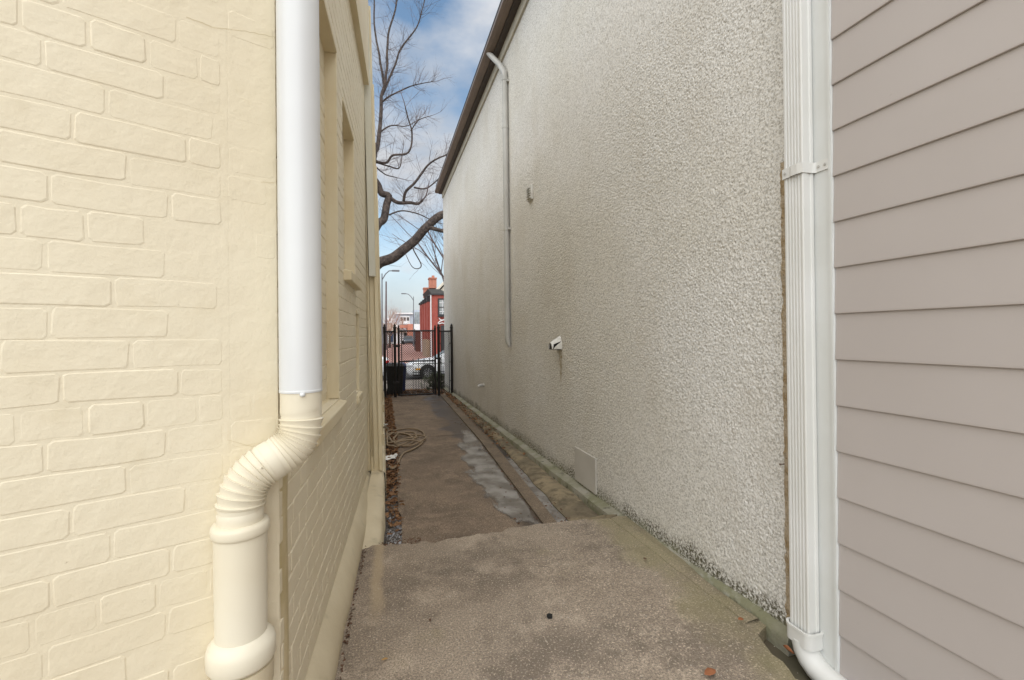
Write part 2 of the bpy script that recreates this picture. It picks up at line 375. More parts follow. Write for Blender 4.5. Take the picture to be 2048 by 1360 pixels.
# three slabs of the alley walk, right edge against the drain strip
def sx(Y):                     # left edge of the raised strip
    pts = ((3.0, 1.205), (3.2, 1.21), (6.55, 1.355), (12.4, 1.46), (13, 1.465))
    for (a, b), (c, d) in zip(pts, pts[1:]):
        if Y <= c: return b + (d-b)*(Y-a)/(c-a)
    return 1.46
sw = lambda Y: .11 + .05*min(1, (Y-3)/3.5)     # its width
for a, b, s in ((3.22, 7.06, 5), (7.075, 9.9, 6), (9.915, 12.6, 7)):
    le = ragged((.155, b), (.125, a), 26, .03, s)
    poly = [(sx(a)-.004, a)] + [(sx(a+(b-a)*i/8)-.004, a+(b-a)*i/8) for i in range(1, 9)] + le
    slab(poly + [(.125, a)], lambda x, y: gz(y) - .012*max(0, x-.7), -1.75, M_CONC2)
st = MB(); k = 14
ysl = [3.2 + (12.6-3.2)*i/k for i in range(k+1)]
for a, b in zip(ysl, ysl[1:]):
    zt = lambda y: gz(y) + .006
    st.hexa([(sx(a), a, -1.75), (sx(a)+sw(a), a, -1.75), (sx(b)+sw(b), b, -1.75), (sx(b), b, -1.75)],
            [(sx(a), a, zt(a)), (sx(a)+sw(a), a, zt(a)-.004), (sx(b)+sw(b), b, zt(b)-.004), (sx(b), b, zt(b))])
st.build('drain_strip', M_STRIP, pave)
# sandy fillet between the wet channel and the wall ledge
fl = MB(); k = 60; prof = []
for i in range(k+1):
    y = 3.17 + (12.9-3.17)*i/k
    x0 = sx(y) + sw(y) + .12*max(.25, 1-(y-3.2)/9) + .025*noise.noise((y*3, 2, 0)); x1 = 1.728
    x0 = min(x0, 1.66)
    z1 = gz(y) + .004 + .012*noise.noise((y*2.1, 7, 0))
    ring = [(x0, y, -1.75), (x0, y, gz(y)-.02), (x0+.25*(x1-x0), y, gz(y)+.010+.01*noise.noise((y*5, 1, 3))), (x0+.65*(x1-x0), y, gz(y)+.018+.02*noise.noise((y*4, 4, 3))), (x1, y, z1), (x1, y, -1.75)]
    prof += ring
fl.add(prof, [(i*6+j, i*6+j+1, (i+1)*6+j+1, (i+1)*6+j) for i in range(k) for j in range(5)] + [(0,1,2,3,4,5)])
fl.build('sandy_fillet', M_FILLET, pave, smooth=50)
fl = MB(); k = 40; prof = []
for i in range(k+1):
    y = 1.82 + (3.15-1.82)*i/k; x0 = 1.655 + .03*(1-i/k) + .014*noise.noise((y*4, 6, 0)); x1 = 1.742 + .03*max(0, 1-(y-1.6)/1.0)
    prof += [(x0-.006, y, -1.43), (x0, y, -1.404), (x0+.03, y, -1.399+.004*noise.noise((y*9, 2, 2))), (x1-.014, y, -1.397+.006*noise.noise((y*7, 1, 1))), (x1-.006, y, -1.412), (x1, y, -1.43)]
fl.add(prof, [(i*6+j, i*6+j+1, (i+1)*6+j+1, (i+1)*6+j) for i in range(k) for j in range(5)])
fl.build('sandy_fillet', M_CONC, pave, smooth=50)
# puddles: ragged sheets of shallow water
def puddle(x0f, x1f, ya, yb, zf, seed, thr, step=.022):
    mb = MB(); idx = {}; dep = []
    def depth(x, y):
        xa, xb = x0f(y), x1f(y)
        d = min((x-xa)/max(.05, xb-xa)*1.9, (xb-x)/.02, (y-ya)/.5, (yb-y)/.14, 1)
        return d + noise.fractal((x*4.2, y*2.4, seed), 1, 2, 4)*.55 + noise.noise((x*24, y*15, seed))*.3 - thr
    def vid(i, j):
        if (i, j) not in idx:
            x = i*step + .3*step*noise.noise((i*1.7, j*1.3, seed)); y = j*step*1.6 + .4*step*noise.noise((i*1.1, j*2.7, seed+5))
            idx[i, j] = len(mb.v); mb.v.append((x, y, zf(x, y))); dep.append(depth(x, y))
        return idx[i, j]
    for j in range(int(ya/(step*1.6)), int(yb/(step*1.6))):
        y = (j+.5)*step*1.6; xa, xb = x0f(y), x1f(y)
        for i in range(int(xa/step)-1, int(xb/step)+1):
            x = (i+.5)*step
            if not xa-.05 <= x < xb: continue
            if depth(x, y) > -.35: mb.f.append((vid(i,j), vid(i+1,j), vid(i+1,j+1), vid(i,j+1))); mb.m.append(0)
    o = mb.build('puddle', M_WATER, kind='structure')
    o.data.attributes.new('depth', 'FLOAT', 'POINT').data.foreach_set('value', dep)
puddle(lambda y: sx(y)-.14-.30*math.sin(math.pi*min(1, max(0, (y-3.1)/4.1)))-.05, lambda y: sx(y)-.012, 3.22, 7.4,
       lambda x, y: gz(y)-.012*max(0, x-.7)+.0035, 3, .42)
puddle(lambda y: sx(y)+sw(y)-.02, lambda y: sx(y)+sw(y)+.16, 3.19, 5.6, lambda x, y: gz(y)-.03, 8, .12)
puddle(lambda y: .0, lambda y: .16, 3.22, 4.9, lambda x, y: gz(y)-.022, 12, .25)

# ------------------------------------------------------------------ yellow painted brick house (left)
WX = lambda Y: -.3616 + .05*Y
C0 = Vector((-.290, 1.4325, 0))                         # the corner
UC = Vector((math.sin(R(65)), math.cos(R(65)), 0)); NC = Vector((UC.y, -UC.x, 0))       # canted wall: along, outward
UA = Vector((.05, 1, 0)).normalized(); NA = Vector((UA.y, -UA.x, 0))                    # alley wall
yh = empty('painted_brick_house', (-.4, 1.6, -1.4), 'cream yellow painted brick house filling the left side of the alley', 'house')
def frame(o, u, n): return lambda s, d, z: tuple(o + u*s + n*d + Vector((0, 0, z)))
PC = frame(C0, UC, NC); PA = frame(C0, UA, NA)
MD = -.0008                                              # mortar face sits this far behind the brick face
MDA = -.0034
def wbox(mb, P, s0, s1, d0, d1, z0, z1):
    mb.hexa([P(s0,d1,z0), P(s1,d1,z0), P(s1,d0,z0), P(s0,d0,z0)], [P(s0,d1,z1), P(s1,d1,z1), P(s1,d0,z1), P(s0,d0,z1)])
ZT = 3.3
core = MB(); wbox(core, PC, -2.6, -.1185, -.35, MD, -1.45, ZT); wbox(core, PC, -.1183, .0, -.35, MD, -1.45, ZT)
core.build('wall_core', M_CREAM, yh)
# openings in the alley wall: (start, end along wall, bottom, top, recess)
sY = lambda Y: (Y-C0.y)/UA.y
OPEN = [(sY(1.86), sY(2.64), -.335, 1.56, .062), (sY(2.86), sY(3.44), .41, 1.42, .066), (sY(3.50), sY(3.70), -.41, .19, .05)]
SEND = sY(4.42)
core = MB()
cuts = sorted({0.0, SEND} | {a for o in OPEN for a in o[:2]})
for a, b in zip(cuts, cuts[1:]):
    m = (a+b)/2; ops = [o for o in OPEN if o[0] < m < o[1]]
    if not ops: wbox(core, PA, a, b, -.3, MDA, -1.45, ZT); continue
    o = ops[0]
    wbox(core, PA, a, b, -.3, MDA, -1.45, o[2]); wbox(core, PA, a, b, -.3, MDA, o[3], ZT)
    wbox(core, PA, a, b, -.3, -o[4]+MDA, o[2], o[3])
core.build('wall_core', M_CREAM, yh)
# bricks
CH, BH, JT = .0742, .0684, .0062
def brick_mesh(Lh, seed, proud):
    rnd = random.Random(seed); mb = MB(); H = BH/2; hl = Lh/2; c = .007; vs = []; n = 10
    wob = [(rnd.uniform(-.0018, .0018), rnd.uniform(-.0018, .0018)) for _ in range(n)]
    for ins, y in ((-.0016, .0042), (.0004, .0007-proud*.5), (.0026, .0001-proud)):
        a, b = hl-ins, H-ins
        ring = [(-a, -b+c), (-a+c, -b), (a*.1, -b), (a-c, -b), (a, -b+c), (a, b-c), (a-c, b), (-a*.15, b), (-a+c, b), (-a, b-c)]
        for (x, z), (wx, wz) in zip(ring, wob):
            vs.append((x + wx + rnd.uniform(-.0006, .0006), y + (rnd.uniform(-.0003, .0003) if y > .0005 else 0), z + wz + rnd.uniform(-.0006, .0006)))
    fs = [(r*n+i, r*n+(i+1)%n, r*n+n+(i+1)%n, r*n+n+i) for r in range(2) for i in range(n)] + [tuple(range(2*n, 3*n))]
    mb.add(vs, fs); return mb
VAR = {}
for kind, Lh in (('s', .2058), ('h', .0998)):
    for i in range(6): VAR[kind, i] = brick_mesh(Lh, i+(10 if kind == 'h' else 0), .0001+.00016*i)
VM = {k: m.mesh('brick', M_CREAM, 7) for k, m in VAR.items()}
place = []                                               # (P, u, s, d, z, kind, var, xscale)
def lay(P, u, s0, s1, z0, z1, d, holes, seed, first=0.):
    rnd = random.Random(seed); n = 0
    k0 = int(math.floor(z0/CH))
    for k in range(k0, int(z1/CH)+1):
        z = k*CH + CH/2
        if z-BH/2 < z0-.002 or z+BH/2 > z1+.002: continue
        header = (k % 6 == 3)
        Lk = .106 if header else .212
        s = s0 - Lk*((.5 if k % 2 else 0) + first + rnd.uniform(-.12, .12))
        wob = 0
        while s < s1:
            a, b = max(s, s0), min(s+Lk-JT, s1)
            spans = [(a, b)]
            for (ha, hb, hz0, hz1, _) in holes:
                if z+BH/2 > hz0 and z-BH/2 < hz1:
                    spans = [q for (x, y) in spans for q in ((x, min(y, ha-.004)), (max(x, hb+.004), y)) if q[1]-q[0] > 1e-4]
            for (x, y) in spans:
                if y-x > .03:
                    kd = 's' if y-x > .13 else 'h'
                    place.append((P, u, (x+y)/2, d+rnd.uniform(-.0005, .0003)-(.0006 if P is PC and (x+y)/2 > -.27 else 0), z + rnd.uniform(-.003, .003), kd, rnd.randrange(6), (y-x)/(.2058 if kd == 's' else .0998), rnd.uniform(-.006, .006)))
            s += Lk
lay(PC, UC, -1.5, -.135, -1.4, 2.2, 0, [], 1)
lay(PC, UC, -.118, -.004, -1.4, 2.2, -.0003, [], 2)
lay(PA, UA, .006, SEND, -1.2, 3.25, 0, OPEN, 3, .3)
for o in OPEN: lay(PA, UA, o[0]+.004, o[1]-.004, o[2], o[3], -o[4], [], 5)
def seen(b):
    P, u, s, d, z, kd, v, sc, tl = b
    L2 = (.2058 if kd == 's' else .0998)*sc/2
    a, c = proj(P(s-L2, d, z)), proj(P(s+L2, d, z))
    if not a or not c: return 0
    m = ((a[0]+c[0])/2, (a[1]+c[1])/2)
    if not (-60 < m[0] < 2048 and -40 < m[1] < 1400): return 0
    if P is PC and m[0] > 400 and False: return 0
    if P is PA and m[0] < 600 and m[1] < 900: return 0       # behind the downpipe
    return abs(c[0]-a[0]) * (BH*F/((a[2]+c[2])/2))
place.sort(key=seen, reverse=True)
rest = MB()
for i, b in enumerate(place):
    P, u, s, d, z, kd, v, sc, tl = b
    Mx = Matrix.Translation(P(s, d, z)) @ Matrix.Rotation(math.atan2(u.y, u.x), 4, 'Z') @ Matrix.Rotation(tl, 4, 'Y') @ Matrix.Diagonal((sc, 1, 1, 1))
    if i < 296:
        o = bpy.data.objects.new('brick', VM[kd, v]); COL.objects.link(o); setparent(o, yh); o.matrix_basis = Mx
    else:
        rest.add([Mx @ Vector(q) for q in VAR[kd, v].v], VAR[kd, v].f)
rest.build('brickwork', M_CREAM, yh, smooth=7, kind='stuff')
# sills, jamb ends, water table
for o, pr in ((OPEN[0], .035), (OPEN[1], .045), (OPEN[2], .02)):
    mb = MB(); a, b, z = o[0]-.02, o[1]+.04, o[2]
    P = PA
    mb.hexa([P(a,pr,z-.075), P(b,pr,z-.075), P(b,-o[4]-.01,z-.075), P(a,-o[4]-.01,z-.075)], [P(a,pr,z-.018), P(b,pr,z-.018), P(b,-o[4]-.01,z+.006), P(a,-o[4]-.01,z+.006)])
    mb.build('sill', M_TRIM, yh, bevel=.006)
for o in OPEN:
    mb = MB(); wbox(mb, PA, o[1]-.012, o[1]+.002, -o[4]-.01, -.001, o[2]+.002, o[3]-.001); mb.build('jamb', M_TRIM, yh, bevel=.003)
    mb = MB(); wbox(mb, PA, o[0], o[1]-.0125, -o[4]-.01, .004, o[3]-.02, o[3]+.004); mb.build('lintel', M_TRIM, yh, bevel=.003)
wt = MB()
for P, a, b in ((PA, 0, sY(4.40)), (PC, -2.2, 0)):
    n = 30 if P is PA else 8
    prev = None
    for i in range(n+1):
        s = a+(b-a)*i/n; pr = .062 + .006*noise.noise((s*3, 0, 2)); zt = -1.205 - .012*s*(P is PA)
        sec = [P(s, -.02, zt+.0), P(s, .012, zt-.012+.004*noise.noise((s*5, 1, 0))), P(s, pr-.012, zt-.085), P(s, pr, zt-.115), P(s, pr+.006*noise.noise((s*6, 3, 0)), -1.38), P(s, pr-.01, -1.46)]
        o = len(wt.v); wt.v += sec
        if prev is not None:
            for j in range(5): wt.f.append((prev+j, prev+j+1, o+j+1, o+j)); wt.m.append(0)
        prev = o
wt.build('water_table', M_PLINTH, yh, smooth=45)
# damp stain streak of thick paint running down the alley face beside the corner
mb = MB(); pts = []
for i in range(26):
    z = -.30 - .92*i/25; s = .065 + .012*noise.noise((z*4, 3, 1)); wd = .042 + .014*noise.noise((z*5, 9, 1))
    pts.append((PA(s-wd, -.0035, z), PA(s-wd*.4, .0035, z), PA(s+wd*.4, .0035, z), PA(s+wd, -.0035, z)))
for p in pts: mb.v += list(p)
mb.f = [(i*4+j, i*4+j+1, i*4+5+j, i*4+4+j) for i in range(25) for j in range(3)]; mb.m = [0]*len(mb.f)
mb.build('paint_run', M_STAIN, yh, smooth=True)
# vertical plastered seam on the canted wall
mb = MB(); pts = []
for i in range(90):
    z = -1.35 + 3.5*i/89; s = -.127 + .005*noise.noise((z*9, 0, 4)); wd = .012 + .008*noise.noise((z*13, 5, 4)); h = -.0012+.0035*noise.noise((z*17, 2, 8))
    pts.append((PC(s-wd, MD-.001, z), PC(s-wd*.3, h, z), PC(s+wd*.4, h*.7, z), PC(s+wd, MD-.001, z)))
for p in pts: mb.v += list(p)
mb.f = [(i*4+j, i*4+j+1, i*4+5+j, i*4+4+j) for i in range(89) for j in range(3)]; mb.m = [0]*len(mb.f)
mb.build('plaster_seam', M_CREAM, yh, smooth=True)
def crack_line(pts, wd, P, name='crack'):
    mb = MB(); v = []
    q = []
    for (a, b), (c, d) in zip(pts, pts[1:]):
        for i in range(8): t = i/8; q.append((a+(c-a)*t+.0012*noise.noise((a*50+t*5, b, 1)), b+(d-b)*t+.0025*noise.noise((c*50, b*9+t*6, 4))))
    for s_, z in q: v += [P(s_, .0003, z-wd*(.6+.4*noise.noise((s_*90, z, 2)))), P(s_, .0003, z+wd*.5)]
    mb.add(v, [(2*i, 2*i+2, 2*i+3, 2*i+1) for i in range(len(q)-1)]); mb.build(name, M_STAIN, yh)
def cp(px, py): v = ray(px, py); g = v*(C0.dot(NC)/v.dot(NC)); return ((g-C0).dot(UC), g.z)
for pts in (((372, 33), (425, 54), (500, 64), (562, 77)), ((522, 365), (562, 364)), ((455, 880), (505, 893), (530, 889))): crack_line([cp(*p) for p in pts], .0009, PC)
# projecting cornice box high on the alley wall
mb = MB(); wbox(mb, PA, sY(2.2), sY(4.29), -.02, .045, 2.27, 3.26); mb.build('oriel_panel', M_TRIM, yh)
# wooden bay: stands proud of the brick, leans in slightly
LEAN = -.017
def lean(x, z): return x + LEAN*(z+1.2)
def lbox(mb, x0, x1, y0, y1, z0, z1):
    mb.hexa([(lean(x0,z0),y0,z0),(lean(x1,z0),y0,z0),(lean(x1,z0),y1,z0),(lean(x0,z0),y1,z0)], [(lean(x0,z1),y0,z1),(lean(x1,z1),y0,z1),(lean(x1,z1),y1,z1),(lean(x0,z1),y1,z1)])
bay = lbox
mb = MB(); lbox(mb, -1.2, -.035, 4.45, 12.9, -1.3, 3.05); bw = mb.build('bay_wall', M_TRIM, yh)
for x0, x1, yf, m in ((-.17, -.118, 4.41, M_TRIM), (-.116, -.092, 4.385, M_TRIM), (-.09, -.045, 4.40, M_TRIM)):
    mb = MB(); lbox(mb, x0, x1, yf, 4.449, -1.24, 3.05); mb.build('corner_board', m, bw, bevel=.004)
mb = MB(); lbox(mb, -.045, -.012, 4.37, 4.47, -1.235, 3.05); mb.build('corner_board', M_TRIM, bw, bevel=.004)
mb = MB(); lbox(mb, -.088, -.03, 4.33, 4.36, .55, 3.05); mb.build('corner_board', M_FLASH, bw, bevel=.004, label='white flashing board')
mb = MB(); mb.tube([(lean(-.10, z), 4.372, z) for z in (-1.1, 0, 1, 2.2)], .006, 8); mb.build('conduit', M_TRIM, bw, smooth=True)
for y0, z0, z1 in ((5.6, -1.32, -1.15), (8.3, -1.38, -1.2), (10.2, -1.4, -1.22)):
    mb = MB(); lbox(mb, -.04, .006, y0, y0+.14, z0, z1); mb.build('base_block', M_TRIM, bw, bevel=.006)
for y0 in (5.63, 8.33, 10.23):
    mb = MB(); lbox(mb, -.04, -.008, y0, y0+.09, -1.15, 3.0); mb.build('pilaster', M_TRIM, bw, bevel=.004)
# sloping concrete apron at the foot of the bay, then a low painted base course
ap = MB(); k = 22; sec = []
for i in range(k+1):
    y = 3.16 + (4.44-3.16)*i/k; t = i/k
    xr = .0 - .03*(1-t)**3 + .012*noise.noise((y*3, 0, 1)); xl = WX(y)+.03
    z = -1.412 + .175*t**.8 + .008*noise.noise((y*5, 2, 1))
    sec += [(xl, y, z+.012), ((xl+xr)/2, y, z+.006), (xr-.02, y, z-.006), (xr, y, z-.03), (xr+.006, y, -1.75)]
ap.add(sec, [(i*5+j, i*5+j+1, (i+1)*5+j+1, (i+1)*5+j) for i in range(k) for j in range(4)] + [(0,1,2,3,4)])
ap.build('concrete_footing', M_PLINTH, yh, smooth=50)
bc = MB(); k = 30; sec = []
for i in range(k+1):
    y = 4.441 + (12.6-4.441)*i/k
    xr = .012 + .01*noise.noise((y*1.7, 4, 1)); zt = -1.265 - .016*(y-4.4)
    sec += [(-.2, y, zt+.012), (xr-.02, y, zt+.004), (xr, y, zt-.015), (xr+.01, y, -1.75)]
bc.add(sec, [(i*4+j, i*4+j+1, (i+1)*4+j+1, (i+1)*4+j) for i in range(k) for j in range(3)])
bc.build('base_course', M_PLINTH, yh, smooth=50)
mb = MB(); q4 = lambda z: [PC(-2.6, .06, z), (-.24, 1.40, z), (-.10, 4.40, z), (-3.4, 4.40, z)]
mb.hexa(q4(ZT+.001), q4(ZT+.12)); mb.hexa([(-3.4, 4.402, 3.052), (-.105, 4.402, 3.052), (-.095, 12.95, 3.052), (-3.4, 12.95, 3.052)], [(-3.4, 4.402, 3.13), (-.105, 4.402, 3.13), (-.095, 12.95, 3.13), (-3.4, 12.95, 3.13)])
mb.build('roof', M_ROOF, yh)

# ------------------------------------------------------------------ round downpipe at the corner
PT = Vector((-.224, 1.40, 0)); PB = Vector((-.362, 1.340, 0))
dp = empty('round_downpipe', (PB.x, PB.y, -1.4), 'round white downpipe with cream painted elbow at the yellow corner', 'downpipe')
mb = MB(); mb.tube([(PT.x, PT.y, z) for z in (-.152, 1.2, 2.6, 3.35)], .0555, 40); mb.build('upper_pipe', M_WPIPE, dp, smooth=40)
mb = MB(); pth = []; rad = []
def bez(p0, p1, p2, p3, t): return p0*(1-t)**3 + p1*3*t*(1-t)**2 + p2*3*t*t*(1-t) + p3*t**3
A, B = Vector((PT.x, PT.y, -.205)), Vector((PB.x, PB.y, -.452))
for i in range(5): pth.append(Vector((PT.x, PT.y, -.14 - .065*i/5))); rad.append(.0535)
n = 200
for i in range(n+1):
    t = i/n; pth.append(bez(A, A+Vector((.012, 0, -.17)), B+Vector((0, 0, .165)), B, t))
    q = (t*21) % 1; ph = (1-q)**1.6
    flat = 1-math.exp(-((t-.5)/.075)**2)
    rad.append(.0522 + .0068*ph*flat*(1 if .03 < t < .97 else .3) + .001*(1-flat))
for i in range(1, 6): pth.append(Vector((PB.x, PB.y, -.452 - .07*i/5))); rad.append(.0535)
mb.tube(pth, rad, 40); eb = mb.build('elbow', M_PIPE, dp, smooth=60)
mid = bez(A, A+Vector((.012, 0, -.17)), B+Vector((0, 0, .165)), B, .5); t2 = (bez(A, A+Vector((.012, 0, -.17)), B+Vector((0, 0, .165)), B, .54)-mid).normalized()
mb = MB(); mb.tube([mid-t2*.004, mid+t2*.022], .0552, 40); mb.build('elbow_seam', M_PIPE, eb, smooth=40)
for k in range(5):
    q = mid + t2*.034 + CM @ Vector((.012*k-.02, .006*k-.012, .052)); MB().lathe(q, [(.0025, -.003), (.0025, .002), (.001, .004)], 8, axis=CM @ Vector((0, 0, 1))).build('rivet', M_PIPE, eb, smooth=True)
q = Vector((PT.x, PT.y, -.156)) + Vector((.012, -.0545, 0)); MB().lathe(q, [(.001, -.006), (.006, -.004), (.008, 0), (.005, .005), (.001, .006)], 10).build('sealant_blob', M_WPIPE, dp, smooth=True)
MB().lathe((PT.x, PT.y, 0), [(.0556, -.153), (.0562, -.152), (.0562, -.146), (.0556, -.145)], 40).build('lap_edge', M_WPIPE, dp, smooth=50)
x, y = PB.x, PB.y
sp = MB(); sp.lathe((x, y, 0), [(.060, -1.40), (.060, -.90), (.060, -.80), (.0615, -.52), (.0615, -.49), (.052, -.488)], 40); sp.build('standpipe', M_PIPE, dp, smooth=40)
MB().lathe((x, y, 0), [(.058, -.512), (.065, -.509), (.068, -.502), (.068, -.487), (.065, -.480), (.054, -.477)], 40).build('collar', M_PIPE, dp, smooth=60)
MB().lathe((x, y, 0), [(.06, -.845), (.074, -.842), (.080, -.832), (.080, -.800), (.076, -.785), (.066, -.775), (.060, -.768)], 40).build('collar', M_PIPE, dp, smooth=60)
MB().lathe((x, y, 0), [(.056, -.93), (.068, -.925), (.074, -.90), (.075, -.848), (.06, -.846)], 40).build('collar', M_PLINTH, dp, smooth=60)

# ------------------------------------------------------------------ stucco house (right)
shs = empty('stucco_house', (3, 7, -1.6), 'grey cream roughcast stucco house wall along the right of the alley', 'house')
import numpy as np
def roughcast(y, z, cell, seed):
    """rounded pebbles of thrown render, one in each jittered cell"""
    def hsh(i, j, k): q = np.sin(i*127.1 + j*311.7 + (seed+k)*74.7)*43758.5453; return q-np.floor(q)
    u, v = y/cell, z/cell; iu, iv = np.floor(u), np.floor(v); h = np.zeros_like(u)
    for di in (-1, 0, 1):
        for dj in (-1, 0, 1):
            a, b = iu+di, iv+dj
            r = .42+.5*hsh(a, b, 3); d2 = ((u-a-hsh(a, b, 1))**2 + (v-b-hsh(a, b, 2))**2)/r**2
            h = np.maximum(h, (.35+.65*hsh(a, b, 5))*np.sqrt(np.clip(1-d2, 0, 1)))
    return h
yl = [1.534]
while yl[-1] < 13.93: yl.append(yl[-1] + .0040 + .0022*max(0, yl[-1]-2.0))
yl[-1] = 13.93; zl = list(np.arange(-1.6, 2.1, .0050)) + list(np.arange(2.1, 4.351, .016)); zl[-1] = 4.351
gy_, gz_ = np.meshgrid(np.array(yl), np.array(zl)); ny, nz = len(yl), len(zl)
rough_ = (.0042*roughcast(gy_, gz_, .0100, 1) + .0030*roughcast(gy_+.3, gz_+.7, .0075, 4))*(1+.35*np.sin(gy_*2.1+gz_*1.3)*np.sin(gz_*2.7-gy_*.8))
xg = 1.8035 - rough_*np.clip(1.25-gy_*.05, .5, 1)
co = np.stack([xg, gy_, gz_], -1).reshape(-1, 3).astype(np.float32)
ii, jj = np.meshgrid(np.arange(ny-1), np.arange(nz-1)); b0 = (jj*ny+ii).ravel()
fc = np.stack([b0, b0+ny, b0+ny+1, b0+1], -1).astype(np.int32)
me = bpy.data.meshes.new('wall'); me.vertices.add(len(co)); me.vertices.foreach_set('co', co.ravel())
me.loops.add(fc.size); me.loops.foreach_set('vertex_index', fc.ravel()); me.polygons.add(len(fc)); me.polygons.foreach_set('loop_start', np.arange(0, fc.size, 4, dtype=np.int32))
me.polygons.foreach_set('use_smooth', np.ones(len(fc), dtype=bool)); me.update(calc_edges=True); me.materials.append(M_STUCCO)
o = bpy.data.objects.new('wall', me); COL.objects.link(o); setparent(o, shs)
MB().box(1.812, 6.5, 1.535, 13.925, -1.95, 4.35).build('wall_core', M_STUCCO, shs)
mb = MB(); k = 60; sec = []
for i in range(k+1):
    y = 1.66 + (13.6-1.66)*i/k; nz = noise.noise
    zt = -1.392 - .036*min(1, max(0, (y-1.7)/1.2)) - .0105*(y-1.7) + .012*nz((y*2.3, 0, 5))
    x0 = 1.725 + .012*nz((y*2.7, 3, 1)) + .012*nz((y*9, 8, 1)) + .05*max(0, 1-(y-1.6)/1.2)
    sec += [(1.81, y, zt+.028), (1.775, y, zt+.010+.006*nz((y*7, 1, 1))), (x0, y, zt), (x0-.006, y, zt-.022), (x0+.006+.008*nz((y*6, 2, 2)), y, -1.72)]
mb.add(sec, [(i*5+j, i*5+j+1, (i+1)*5+j+1, (i+1)*5+j) for i in range(k) for j in range(4)] + [(0,1,2,3,4)])
mb.build('base_ledge', M_LEDGE, shs, smooth=50)
# eaves
mb = MB(); mb.prism([(1.57, 4.47), (1.56, 4.40), (1.60, 4.37), (1.68, 4.37), (1.68, 4.39), (1.615, 4.392), (1.58, 4.415), (1.585, 4.50)], 1.4, 14.02, 'y'); mb.build('gutter', M_BROWN, shs)
MB().box(1.682, 1.80, 1.4, 14.02, 4.352, 4.42).build('soffit', M_SOFFIT, shs)
MB().box(1.69, 1.715, 1.4, 14.03, 4.421, 4.56).build('fascia', M_BROWN, shs)
MB().box(1.772, 1.799, 1.66, 13.93, 4.20, 4.351).build('frieze', M_FRIEZE, shs)
mb = MB(); mb.prism([(1.60, 4.56), (1.60, 4.61), (6.6, 6.4), (6.6, 6.3)], 1.4, 14.05, 'y'); mb.build('roof', M_ROOF, shs)
# bare render strip next to the rectangular downspout
mb = MB(); pts = []
for i in range(120):
    z = -1.36 + 2.15*i/119; y1 = 1.702 + .012*noise.noise((z*9, 1, 0)) + .012*noise.noise((z*31, 4, 0)); y0 = 1.60
    pts += [(1.7905, y0, z), (1.7905, y1-.006, z), (1.8005, y1, z)]
mb.add(pts, [(i*3+j, i*3+3+j, i*3+4+j, i*3+1+j) for i in range(119) for j in range(2)])
mb.build('bare_render', M_BARE, shs, smooth=True, label='narrow strip of exposed tan render')
mb = MB(); mb.tube([(1.81, 1.70, -.615), (1.765, 1.695, -.612)], .003, 8); mb.lathe((1.764, 1.695, -.612), [(.005, 0), (.005, .003)], 8, axis=(1, 0, 0)); mb.build('nail', M_BROWN, shs)

# ------------------------------------------------------------------ grey downpipe on the stucco
gp = empty('grey_downpipe', (1.75, 6.42, .0), 'thin grey downpipe on the stucco wall ending in mid air', 'downpipe')
GX, GY = 1.752, 6.42
mb = MB(); mb.tube([(GX, GY, z) for z in (-.06, 1, 2, 3, 3.80)], .04, 20); mb.build('pipe', M_GREY, gp, smooth=40)
mb = MB(); mb.tube([(GX, GY, 3.78), (GX-.002, GY+.02, 3.86), (GX-.04, GY+.14, 4.04), (1.64, GY+.42, 4.34), (1.62, GY+.46, 4.40)], [.042, .042, .041, .041, .041], 20); mb.build('offset_elbow', M_GREY, gp, smooth=40)
for z in (3.75, 3.05, 1.55): MB().lathe((GX, GY, z), [(.040, -.02), (.0455, -.018), (.0455, .018), (.040, .02)], 20).build('clip', M_GREY, gp, smooth=50)
for z in (3.71, 1.55): MB().box(1.76, 1.799, GY-.07, GY-.03, z-.015, z+.015).build('bracket', M_GREY, gp)
mb = MB(); mb.tube([(GX, GY, -.05), (GX+.004, GY-.01, -.10), (GX+.02, GY-.02, -.17)], [.041, .038, .018], 20); mb.build('outlet_tip', M_GREY, gp, smooth=40)

# ------------------------------------------------------------------ fittings on the stucco
v = empty('louvre_vent', (1.79, 5.4, 1.70), 'small white louvre vent high on the stucco wall', 'vent')
MB().box(1.772, 1.799, 5.32, 5.47, 1.68, 1.86).build('frame', M_HOOD, v, bevel=.004)
for i in range(5):
    z = 1.70 + i*.03; MB().hexa([(1.745, 5.335, z), (1.771, 5.335, z+.0), (1.771, 5.455, z), (1.745, 5.455, z)], [(1.747, 5.335, z+.004), (1.771, 5.335, z+.022), (1.771, 5.455, z+.022), (1.747, 5.455, z+.004)]).build('slat', M_HOOD, v)
v = empty('dryer_vent_hood', (1.75, 4.5, -.2), 'white plastic dryer vent hood with rust streak on the stucco', 'vent')
mb = MB(); sec = []
for i in range(13):
    q = math.pi*i/12; sec.append((math.cos(q), math.sin(q)))
vs = []; z0 = -.15
for c, s_ in sec: vs += [(1.799, 4.5+.07*c, z0+.138*s_**.8), (1.69, 4.5+.058*c, z0+.0+.066*s_), (1.693, 4.5+.053*c, z0+.0+.06*s_), (1.799, 4.5+.064*c, z0+.13*s_**.8)]
mb.add(vs, [(i*4+j, i*4+(j+1)%4, i*4+4+(j+1)%4, i*4+4+j) for i in range(12) for j in range(4)]); mb.build('hood', M_HOOD, v, smooth=40)
MB().hexa([(1.70, 4.44, -.155), (1.78, 4.44, -.155), (1.78, 4.56, -.155), (1.70, 4.56, -.155)], [(1.712, 4.44, -.10), (1.79, 4.44, -.07), (1.79, 4.56, -.07), (1.712, 4.56, -.10)]).build('flap', M_DARK, v)
mb = MB(); pts = []
